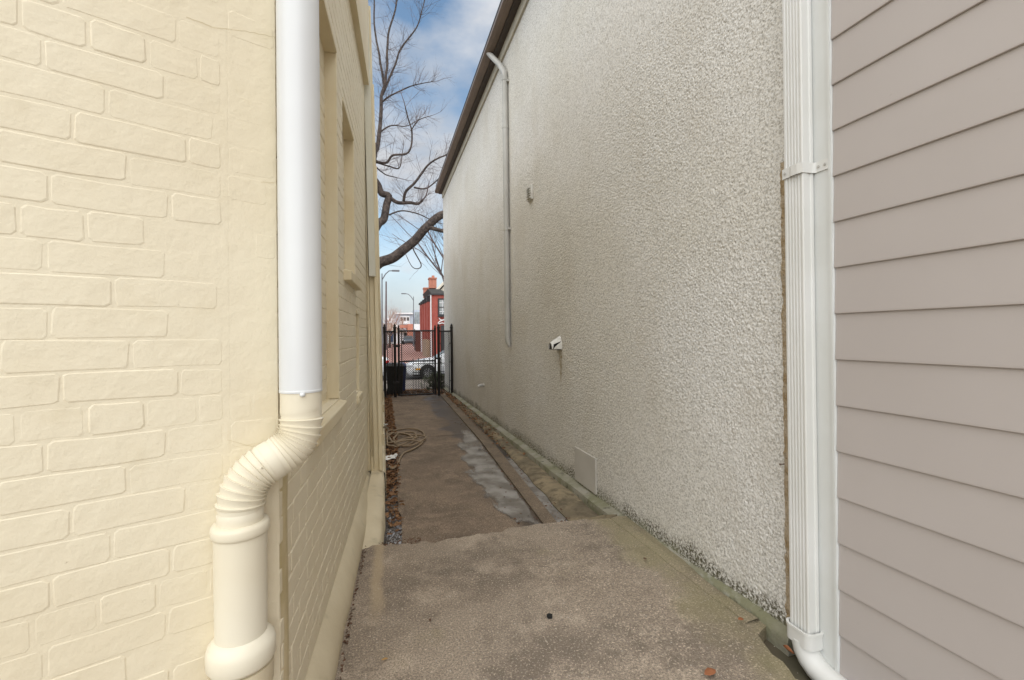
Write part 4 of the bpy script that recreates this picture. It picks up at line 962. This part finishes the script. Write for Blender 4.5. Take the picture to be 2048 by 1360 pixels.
def car(name, label, org, paint, kind='sedan', yaw=0):
    """car with nose towards -X; org is the front bumper centre on the road"""
    Lc, Wd = 4.65, 1.82
    # (x, lower z, upper z outline, half width)
    if kind == 'sedan':
        st_ = [(0, .34, .62, .62), (.12, .22, .74, .76), (.4, .19, .84, .86), (.9, .19, .93, .90), (1.35, .2, 1.0, .91), (1.75, .2, 1.02, .91), (2.4, .2, 1.0, .91), (3.2, .2, 1.02, .91), (3.8, .2, 1.06, .90), (4.3, .22, 1.07, .86), (4.56, .3, 1.02, .78), (4.65, .4, .9, .7)]
        gh = [(1.35, .99, .80), (2.05, 1.40, .62), (2.5, 1.47, .60), (3.1, 1.46, .60), (3.6, 1.36, .62), (4.15, 1.08, .78)]
    else:
        st_ = [(0, .34, .62, .62), (.12, .22, .74, .76), (.4, .19, .84, .84), (.9, .19, .93, .88), (1.2, .2, 1.0, .89), (2.4, .2, 1.02, .89), (3.6, .2, 1.04, .88), (4.1, .25, 1.04, .85), (4.2, .35, .95, .8)]
        gh = [(1.1, 1.0, .80), (1.8, 1.45, .62), (2.6, 1.52, .60), (3.5, 1.47, .60), (3.9, 1.30, .64), (4.12, 1.04, .78)]
        Lc = 4.2
    T = Matrix.Translation(org) @ Matrix.Rotation(yaw, 4, 'Z')
    e = empty(name, org, label, 'car')
    def fin(mb): mb.v = [tuple(T @ Vector(v)) for v in mb.v]; return mb
    mb = MB(); vs = []
    for (x, lo, up, hw) in st_:
        half = [(0, lo), (hw*.86, lo), (hw*.97, lo+.10), (hw, lo+(up-lo)*.45), (hw*.985, lo+(up-lo)*.72), (hw*.93, up-.05), (hw*.82, up-.005), (0, up+.02)]
        vs += [(x, -a, b) for a, b in half] + [(x, a, b) for a, b in reversed(half[1:-1])]
    n = 14
    mb.add(vs, [(i*n+j, i*n+(j+1)%n, (i+1)*n+(j+1)%n, (i+1)*n+j) for i in range(len(st_)-1) for j in range(n)] + [tuple(range(n-1,-1,-1)), tuple(range((len(st_)-1)*n, len(st_)*n))])
    fin(mb).build('body', paint, e, smooth=45)
    mb = MB(); vs = []
    for (x, z, hw) in gh: vs += [(x, -hw-.1*(1.45-z), 1.0), (x, -hw, z-.03), (x, -hw*.85, z), (x, hw*.85, z), (x, hw, z-.03), (x, hw+.1*(1.45-z), 1.0)]
    mb.add(vs, [(i*6+j, i*6+j+1, (i+1)*6+j+1, (i+1)*6+j) for i in range(len(gh)-1) for j in range(5)]); fin(mb).build('roof', paint, e, smooth=40)
    # glass: windscreen, rear, sides
    a, b = gh[0], gh[1]; mb = MB()
    lerp = lambda p, q, t: p+(q-p)*t
    def screen(a, b, t0, t1, off):
        pts = []
        for t in (t0, t1): x, z, hw = [lerp(a[i], b[i], t) for i in range(3)]; pts.append((x+off[0], z+off[1], hw*.84))
        return [(pts[0][0], -pts[0][2], pts[0][1]), (pts[0][0], pts[0][2], pts[0][1]), (pts[1][0], pts[1][2], pts[1][1]), (pts[1][0], -pts[1][2], pts[1][1])]
    mb.add(screen(gh[0], gh[1], .1, .95, (-.012, .008)), [(0,1,2,3)]); fin(mb).build('windscreen', M_CGLASS, e)
    mb = MB(); mb.add(screen(gh[-1], gh[-2], .15, .95, (.012, .008)), [(0,3,2,1)]); fin(mb).build('rear_window', M_CGLASS, e)
    for s_ in (-1, 1):
        for (xa_, xb_) in ((gh[0][0]+.42, 2.42), (2.5, gh[-2][0]+.05)):
            mb = MB(); pts = []
            for x in (xa_, xb_):
                zt_ = 1.40
                for i in range(len(gh)-1):
                    if gh[i][0] <= x <= gh[i+1][0]: t = (x-gh[i][0])/(gh[i+1][0]-gh[i][0]); zt_ = lerp(gh[i][1], gh[i+1][1], t); hw_ = lerp(gh[i][2], gh[i+1][2], t)
                pts += [(x, s_*(hw_+.1*(1.45-zt_)*.55+.035), 1.06), (x+.0, s_*(hw_+.012), max(1.08, zt_-.07))]
            mb.add(pts, [(0,2,3,1)]); fin(mb).build('side_window', M_CGLASS, e)
        mb = MB(); mb.box(.02, .30, s_*.60 if s_ > 0 else -.80, .80 if s_ > 0 else -.60, .60, .70)
        fin(mb).build('headlight', M_LENS, e, bevel=.02)
        mb = MB(); mb.prism([(.36, .50), (.42, .535), (.56, .54), (.64, .51), (.58, .465), (.42, .46)], s_*.86, s_*.90, 'y'); fin(mb).build('side_marker', M_AMBER, e)
        mb = MB(); mb.box(Lc-.16, Lc-.02, min(s_*.5, s_*.80), max(s_*.5, s_*.80), .78, .94); fin(mb).build('tail_light', M_REDL, e, bevel=.02)
        mb = MB(); mb.box(gh[0][0]+.35, gh[0][0]+.48, min(s_*.92, s_*1.08), max(s_*.92, s_*1.08), 1.02, 1.14); fin(mb).build('mirror', paint, e, bevel=.03)
        for xw in (.95, Lc-1.0):
            mb = MB(); mb.lathe((xw, s_*.90, .34), [(.385, -.10), (.385, .016)], 32, axis=(0, s_, 0)); fin(mb).build('wheel_arch', M_DARK, e, smooth=40)
            c = T @ Vector((xw, s_*.86, .325)); wheel(e, c, .325, .21, s_)
    mb = MB(); mb.box(-.02, .2, -.55, .55, .38, .54); fin(mb).build('grille', M_BLACKT, e, bevel=.02)
    mb = MB(); mb.box(.3, Lc-.3, -.86, .86, .17, .24); fin(mb).build('underbody', M_DARK, e)
    return e
car('parked_car', 'white sedan parked across the alley mouth behind the gate', (1.06, 22.6, -2.05), M_CARW)
car('parked_car', 'white car whose red tail light shows behind the black bin', (-4.36, 22.6, -2.05), M_CARW)
car('parked_car', 'small grey hatchback far down the brick lane', (3.35+.95, 80, tz(80)+.02), M_CARG, 'hatch', R(-90)+math.pi)

# ------------------------------------------------------------------ buildings across the street
def bpx(px0, px1, py0, py1, Y, dep):
    a, b = at(px0, py1, Y), at(px1, py0, Y); return MB().box(a.x, b.x, Y, Y+dep, a.z, b.z)
rh = empty('red_brick_house', (6, 41, -2), 'red brick house with black window frame and chimneys across the street', 'house')
rx = at(863, 640, 40).x; ztop = at(863, 590, 40).z
MB().box(rx, rx+9, 40, 53, -2.2, ztop).build('wall', M_RED, rh)
MB().box(rx-.12, rx+9.1, 39.85, 53.1, ztop+.001, ztop+.12).build('cornice', M_BLACKT, rh)
mb = MB(); a = at(858, 588, 40); b = at(884, 573, 40); mb.hexa([(rx, 40, ztop+.121), (rx+1.5, 40, ztop+.121), (rx+1.5, 46, ztop+.121), (rx, 46, ztop+.121)], [(rx-.25, 40.3, b.z-.2), (rx+.8, 40.3, b.z-.2), (rx+.8, 46, b.z-.2), (rx-.25, 46, b.z-.2)])
mb.build('roof', M_ROOF, rh)
ch = bpx(859, 873, 556, 576, 41, .9).build('chimney', M_CHIM, rh); bpx(858, 874, 555, 557, 40.9, 1.1).build('chimney_cap', M_CHIM, ch); bpx(864, 869, 551, 555, 41.2, .3).build('chimney_pot', M_CHIM, ch)
ch = bpx(848, 857, 576, 595, 46, .9).build('chimney', M_CHIM, rh); bpx(847, 858, 575, 577, 45.9, 1.1).build('chimney_cap', M_CHIM, ch)
for i in range(5): MB().box(rx-.32, rx-.0, 41+i*2.2, 41.3+i*2.2, ztop-.5+.08*i, ztop-.0).build('bracket', M_BLACKT, rh)
for y in (42.5, 45, 48, 50.5): MB().box(rx-.1, rx-.001, y, y+.28, -2, ztop-.4).build('pier', M_RED, rh)
mb = MB(); mb.tube([(rx-.05, 39.93, -2), (rx-.05, 39.93, ztop)], .05, 8); mb.build('downpipe', M_HOUSEW, rh)
def window(par, px0, px1, py0, py1, Y, fm, nx_, nz_, gm=M_GLASS, wide=None):
    a, b = at(px0, py1, Y), at(px1, py0, Y); x0, x1, z0, z1 = a.x, b.x, a.z, b.z
    if wide: x1 = x0+wide
    fw = (x1-x0)*.10; d = .02*Y/10
    f_ = MB()
    f_.box(x0, x0+fw, Y-d, Y-.002, z0, z1); f_.box(x1-fw, x1, Y-d, Y-.002, z0, z1); f_.box(x0+fw, x1-fw, Y-d, Y-.002, z0, z0+fw*1.3); f_.box(x0+fw, x1-fw, Y-d, Y-.002, z1-fw, z1); f_.box(x0+fw, x1-fw, Y-d*.9, Y-.002, (z0+z1)/2-fw*.3, (z0+z1)/2+fw*.3)
    o = f_.build('window', fm, par)
    MB().box(x0+fw, x1-fw, Y-d*.3, Y-.004, z0+fw*1.3, z1-fw).build('pane', gm, o)
    if nx_:
        m_ = MB()
        for i in range(1, nx_): x = x0+(x1-x0)*i/nx_; m_.box(x-.02, x+.02, Y-d*.6, Y-d*.31, z0+fw, z1-fw)
        for i in range(1, nz_): z = z0+(z1-z0)*i/nz_; m_.box(x0+fw, x1-fw, Y-d*.6, Y-d*.31, z-.02, z+.02)
        m_.build('glazing_bar', M_HOUSEW, o)
window(rh, 876, 900, 597, 632, 40, M_BLACKT, 3, 4, wide=1.15)
MB().box(at(875, 632, 40).x, at(875, 632, 40).x+1.3, 39.75, 39.999, at(875, 633.5, 40).z, at(875, 632, 40).z-.004).build('sill', M_BLACKT, rh)
MB().box(at(881, 652, 40).x, at(881, 652, 40).x+1.6, 39.7, 39.999, -2, at(881, 651, 40).z).build('doorway', M_BLACKT, rh)
mb = MB()
for pts in (((878, 636), (881, 640), (887, 640), (894, 634)), ((876, 647), (879, 643), (884, 641), (892, 639), (898, 641)), ((877, 648), (884, 646), (892, 648))):
    mb.tube([at(a, b, 39.9) for a, b in pts], .045, 6)
mb.build('scroll_bracket', M_HOUSEW, rh)
cg = empty('cream_house', (9, 46, -2), 'pale cream house gable half hidden behind the stucco wall end', 'house')
a = at(874, 578, 47)
mb = MB(); xs0 = a.x; mb.prism([(xs0+.35, -2), (xs0+.35, a.z-.1), (xs0+2.6, a.z+2.4), (xs0+4.8, a.z-.1), (xs0+4.8, -2)], 47, 54, 'y'); mb.build('wall', M_CREAMG, cg)
mb = MB(); mb.prism([(xs0, a.z-.25), (xs0-.02, a.z-.05), (xs0+2.6, a.z+2.75), (xs0+5.2, a.z-.05), (xs0+5.2, a.z-.25), (xs0+2.6, a.z+2.5)], 46.7, 54.3, 'y'); mb.build('roof', M_CREAMG, cg)
# boundary walls in the lane
fb = empty('board_fence', (3, 44, -2), 'dark red board fence panel in the lane beside the red brick house', 'fence')
a, b = at(831, 700, 52), at(841, 660, 52)
for i in range(7): MB().box(a.x+(b.x-a.x)*i/7, a.x+(b.x-a.x)*(i+.93)/7, 52, 52.06, a.z-.3, b.z).build('board', M_FENCEB, fb)
mb = bpx(829, 830.3, 658, 701, 51.9, .1); mb.build('post', M_BLACKT, fb)
bpx(842, 844.5, 660, 704, 50, .25).build('gate_pillar', M_HOUSEW, label='pale slim pillar at the foot of the red brick house', cat='pillar')
MB().box(rx-.42, rx-.101, 40.5, 44.5, -2.2, at(850, 679, 42).z).build('garden_wall', M_TAN, label='low tan brick wall along the red brick house', cat='wall')
# far white garage, house, brick block
gr_ = empty('white_garage', (2, 92, -1.5), 'white garage with beige roof and blue door at the lane end', 'garage')
a, b = at(755, 694, 92), at(812, 662, 92)
MB().box(a.x, b.x, 92, 99, -2, b.z).build('wall', M_HOUSEW, gr_)
mb = MB(); c0, c1 = at(752, 661, 91.5), at(800, 646, 91.5); d1 = at(815, 663, 91.5)
mb.prism([(c0.x, c0.z), (at(770, 646, 91.5).x, c1.z), (at(790, 646, 91.5).x, c1.z), (d1.x, d1.z), (d1.x, d1.z-.25), (c0.x, c0.z-.25)], 91.5, 99.5, 'y'); mb.build('roof', M_BEIGE, gr_)
mb = MB(); p1, p2 = at(791, 645, 91.4), at(816, 664, 91.4); mb.hexa([(p1.x-.6, 91.3, p1.z-.35), (p2.x, 91.3, p2.z-.35), (p2.x, 91.49, p2.z-.35), (p1.x-.6, 91.49, p1.z-.35)], [(p1.x-.6, 91.3, p1.z), (p2.x, 91.3, p2.z), (p2.x, 91.49, p2.z), (p1.x-.6, 91.49, p1.z)]); mb.build('barge_board', M_HOUSEW, gr_)
bpx(778, 786, 665, 684, 91.9, .09).build('door', M_DOORB, gr_); bpx(808, 815, 664, 676, 91.85, .1).build('window', M_BLACKT, gr_)
wh = empty('white_house', (4, 115, -1.5), 'white and blue grey house with three square windows far behind', 'house')
bpx(792, 826, 628, 690, 115, 10).build('wall', M_HOUSEG, wh); bpx(799, 819.5, 632, 647, 114.6, .39).build('bay_front', M_HOUSEW, wh)
bpx(790, 828, 625.5, 628, 114.3, 11).build('cornice', M_HOUSEW, wh); bpx(798, 821, 647.2, 648.5, 114.3, .5).build('cornice', M_HOUSEW, wh)
for x in (801, 807, 813.7): bpx(x, x+4.6, 634.5, 641.5, 114.55, .04).build('window', M_BLACKT, wh)
bpx(774, 792, 636, 650, 118, 8).build('annex', M_HOUSEW, wh)
bb = empty('brick_block', (5, 88, -1.5), 'small orange brick building right of the white garage', 'building')
bpx(816, 828, 648, 695, 88, 6).build('wall', M_CHIM, bb); bpx(800, 816, 650, 656, 89.5, 3).build('upper_wall', M_CHIM, bb)
gl = empty('glass_building', (7, 125, -1.5), 'pale grey building beside the far end of the red house', 'building')
bpx(829, 846, 620, 690, 125, 8).build('wall', M_HOUSEG, gl); bpx(828, 848, 648, 660, 100, 5).build('lower_wall', M_HOUSEW, gl)
for i in range(4): bpx(830+i*3.6, 832+i*3.6, 624, 648, 124.85, .1).build('window', M_GLASS, gl)

# ------------------------------------------------------------------ lamp posts and pole
def lamp(px, pt, Y, armpx, armpy, label):
    b = at(px, 690, Y); t = at(px, pt, Y); tip = at(armpx, armpy, Y)
    e = empty('street_lamp', (b.x, Y, tz(Y)), label, 'street lamp')
    mb = MB(); mb.tube([(b.x, Y, tz(Y)), (t.x, Y, t.z)], [.09, .05], 10); mb.build('pole', M_STEEL, e, smooth=50)
    mb = MB(); s_ = 1 if tip.x > t.x else -1; q = Vector((t.x, Y, t.z-.6)); d = Vector((tip.x, Y, tip.z))
    mb.tube([q, q.lerp(d, .35)+Vector((0, 0, .25)), q.lerp(d, .7)+Vector((0, 0, .25)), d], .05, 8); mb.build('arm', M_STEEL, e, smooth=50)
    MB().box(min(d.x, d.x+s_*.7), max(d.x, d.x+s_*.7), Y-.15, Y+.15, d.z-.06, d.z+.08).build('lamp_head', M_STEEL, e, bevel=.04)
lamp(764, 547, 45, 784, 541.5, 'tall street lamp with curved arm just right of the yellow house')
lamp(827, 593, 70, 812, 587.5, 'street lamp over the brick lane left of the red house')
b = at(772, 690, 58); t = at(772.3, 563, 58)
e = empty('utility_pole', (b.x, 58, tz(58)), 'plain tapering utility pole behind the white garage roof', 'pole')
mb = MB(); mb.tube([(b.x, 58, tz(58)), (t.x, 58, t.z)], [.14, .08], 10); mb.build('pole', M_TWIG, e, smooth=50)

# ------------------------------------------------------------------ bare trees
def grow(mb, p, d, L_, r, lev, rnd, up=.25, sides=4, spread=.6, kids=(2, 3)):
    if lev == 0 or r < .0012: return
    n = 4; path = [p.copy()]; rad = [r]; q = p.copy(); dd = d.copy()
    for i in range(n):
        dd = (dd + Vector((rnd.gauss(0, .13), rnd.gauss(0, .13), rnd.gauss(0, .10)+up*.07))).normalized(); q = q + dd*L_/n; path.append(q.copy()); rad.append(r*(1-.5*(i+1)/n))
    mb.tube(path, rad, sides, caps=False)
    for k in range(rnd.randint(*kids)+1):
        i = rnd.randint(1, n); ax_ = Vector((rnd.gauss(0, 1), rnd.gauss(0, 1), rnd.gauss(0, 1)+up)); ax_ = (ax_ - dd*ax_.dot(dd)).normalized()
        nd = (dd*(1-spread*.4) + ax_*spread*rnd.uniform(.6, 1.3)).normalized()
        grow(mb, path[i], nd, L_*rnd.uniform(.5, .8), rad[i]*rnd.uniform(.45, .7), lev-1, rnd, up, max(3, sides-1), spread, kids)
def smoothpath(pts, k=5):
    o = []
    for i in range(len(pts)-1):
        p0, p1, p2, p3 = pts[max(0, i-1)], pts[i], pts[i+1], pts[min(len(pts)-1, i+2)]
        for j in range(k):
            t = j/k; o.append(.5*((2*p1)+(p2-p0)*t+(2*p0-5*p1+4*p2-p3)*t*t+(3*p1-p0-3*p2+p3)*t**3))
    return o + [pts[-1]]
tr = empty('bare_street_tree', (-1.1, 17.5, -1.94), 'large bare tree leaning over the alley behind the yellow house', 'tree')
rnd = random.Random(31); PXM = 16.6/F
trunk = MB(); limbs = MB(); twigs = MB()
T0 = Vector((-1.1, 17.5, -2.0)); T1 = Vector((-1.0, 17.4, 1.6)); T2 = Vector((-.75, 17.3, 4.6)); T3 = Vector((-.35, 17.2, 7.0))
trunk.tube(smoothpath([T0, T0+Vector((.02, 0, .5)), T1, T2, T3]), [.48-.011*i for i in range(21)], 14)
trunk.build('trunk', M_BARK, tr, smooth=True)
def limb(pts, r0, r1, dy=(0, 0), start=None, tw=2.2, lev=3, tl=1.0):
    k = len(pts); P = [at(a, b, 17.2+dy[0]+(dy[1]-dy[0])*i/max(1, k-1)) for i, (a, b) in enumerate(pts)]
    if start is not None: P = [Vector(start)] + P
    sp = smoothpath(P, 5); n = len(sp); sp = [q + Vector((noise.noise(q*1.9), noise.noise(q*1.9+Vector((9, 1, 2))), noise.noise(q*1.9+Vector((3, 7, 2)))))*.035*min(1, 6*r0*PXM+.3) for q in sp]
    kk = .98 if r0 > 7.5 else .78; rad = [PXM*kk*(r0+(r1-r0)*i/(n-1)) for i in range(n)]
    limbs.tube(sp, rad, 9 if r0 > 4 else 6)
    m = int(tw*k*1.3)
    for _ in range(m):
        i = rnd.randint(2, n-1); d = (sp[min(i+1, n-1)]-sp[i-1]).normalized(); ax_ = Vector((rnd.gauss(0, 1), rnd.gauss(0, 1), rnd.gauss(.35, 1))); ax_ = (ax_-d*ax_.dot(d)).normalized()
        grow(twigs, sp[i], (d*.6+ax_).normalized(), tl*rnd.uniform(.35, .9), min(rad[i]*.4, .0065), lev, rnd, .3)
    d = (sp[-1]-sp[-2]).normalized(); grow(twigs, sp[-1], d, tl*.7, rad[-1]*.8, lev, rnd, .2)
limb([(741, 536), (762, 525), (787, 515), (811, 496), (832, 478), (852, 455), (873, 437), (890, 428), (925, 420), (960, 395)], 11.5, 7, (0, -.5), T1+Vector((0, 0, .9)), .8, 3)
limb([(857, 453), (887, 463), (925, 470)], 6, 3.5, (-.3, -.9), None, 1.2)
limb([(829, 482), (826, 497), (842, 528), (836, 537), (824, 533), (811, 508)], 1.9, .7, (-.3, -.3), None, .3, 1)
limb([(740, 470), (757, 447), (768, 437), (772, 412), (778, 393), (764, 387), (757, 369), (745, 352)], 9, 6, (.2, .5), T2+Vector((-.1, 0, -1.1)), .8)
limb([(778, 395), (795, 404), (820, 406), (836, 408), (846, 400)], 5.5, 3, (.35, 0), None, 2.4)
limb([(807, 402), (811, 383), (828, 367), (844, 346), (857, 330), (877, 317), (894, 309), (915, 290)], 4, 1.3, (.2, -.5), None, 3.6)
limb([(828, 375), (852, 377), (877, 358), (890, 338)], 2.6, 1, (0, .5), None, 3)
limb([(778, 430), (803, 422), (832, 426), (857, 437), (869, 443)], 2.2, 1, (.2, -.3), None, 2.0)
limb([(745, 322), (756, 325), (774, 325), (786, 311), (817, 305), (824, 268), (817, 239), (811, 214)], 4.2, 1.4, (.2, -.6), T3+Vector((-.1, 0, -1.4)), 3)
limb([(822, 262), (838, 240), (864, 231)], 1.8, .7, (-.5, -.8), None, 3)
limb([(745, 328), (774, 331), (797, 337), (803, 320)], 3, 1.4, (.3, .2), T3+Vector((0, 0, -1.5)), 2)
limb([(745, 333), (760, 341), (774, 350), (793, 355)], 2.6, 1.2, (.3, .6), T3+Vector((0, 0, -1.7)), 2)
limb([(752, 300), (757, 275), (762, 230), (762, 198), (768, 173), (774, 136), (775, 90), (780, 54), (792, 10), (800, -60)], 6, 1.6, (.2, .4), T3+Vector((0, 0, -.2)), 4.5, 4, 1.1)
limb([(765, 190), (775, 165), (790, 130), (800, 100), (818, 75), (835, 50), (845, 15), (858, -40)], 3.4, 1, (.4, -.3), None, 4.5, 4)
limb([(762, 206), (778, 194), (811, 177), (836, 169), (865, 163)], 2.6, .9, (.3, -.5), None, 5)
limb([(756, 268), (782, 251), (811, 253), (835, 240)], 2.2, .9, (.3, .8), None, 4.5)
limb([(768, 170), (760, 120), (750, 60), (748, 0), (740, -70)], 3.4, 1.2, (.5, 1), None, 4.5, 4)
limb([(700, 250), (680, 150), (660, 40), (640, -60)], 7, 3, (.5, 2), T3, 3, 3)
limbs.build('limbs', M_BARK, tr, smooth=True); twigs.build('twigs', M_TWIG, tr)
def baretree(label, px, py, Y, H, seed, m=M_TWIG, lev=6, r=.2):
    b = at(px, py, Y); base = Vector((b.x, Y, tz(Y))); e = empty('bare_tree', base, label, 'tree', 'bare trees beyond the alley'); rnd = random.Random(seed)
    t_ = MB(); c_ = MB(); t_.tube([base, base+Vector((.05, 0, H*.18)), base+Vector((.0, .1, H*.36))], [r, r*.8, r*.65], 10); t_.build('trunk', M_BARK, e, smooth=True)
    for k in range(7):
        a = k*2.4; d = Vector((math.cos(a)*.55, math.sin(a)*.55, 1)).normalized()
        grow(c_, base+Vector((0, .05, H*(.2+.024*k))), d, H*.30, r*.42, lev-1, rnd, .5, 5, .55)
    c_.build('twigs', m, e)
baretree('reddish bare tree beside the utility pole at the lane end', 779, 690, 64, 7.2, 1, M_TWIGP)
baretree('bare brown tree behind the white garage roof', 800, 690, 104, 8.0, 2, M_TWIGP)
baretree('bare brown tree between the orange brick block and the red house', 824, 690, 132, 9.5, 3, M_TWIGP)
baretree('bare tree whose twigs rise above the stucco house gutter', 925, 690, 24, 13.0, 4, M_TWIG, 6, .16)
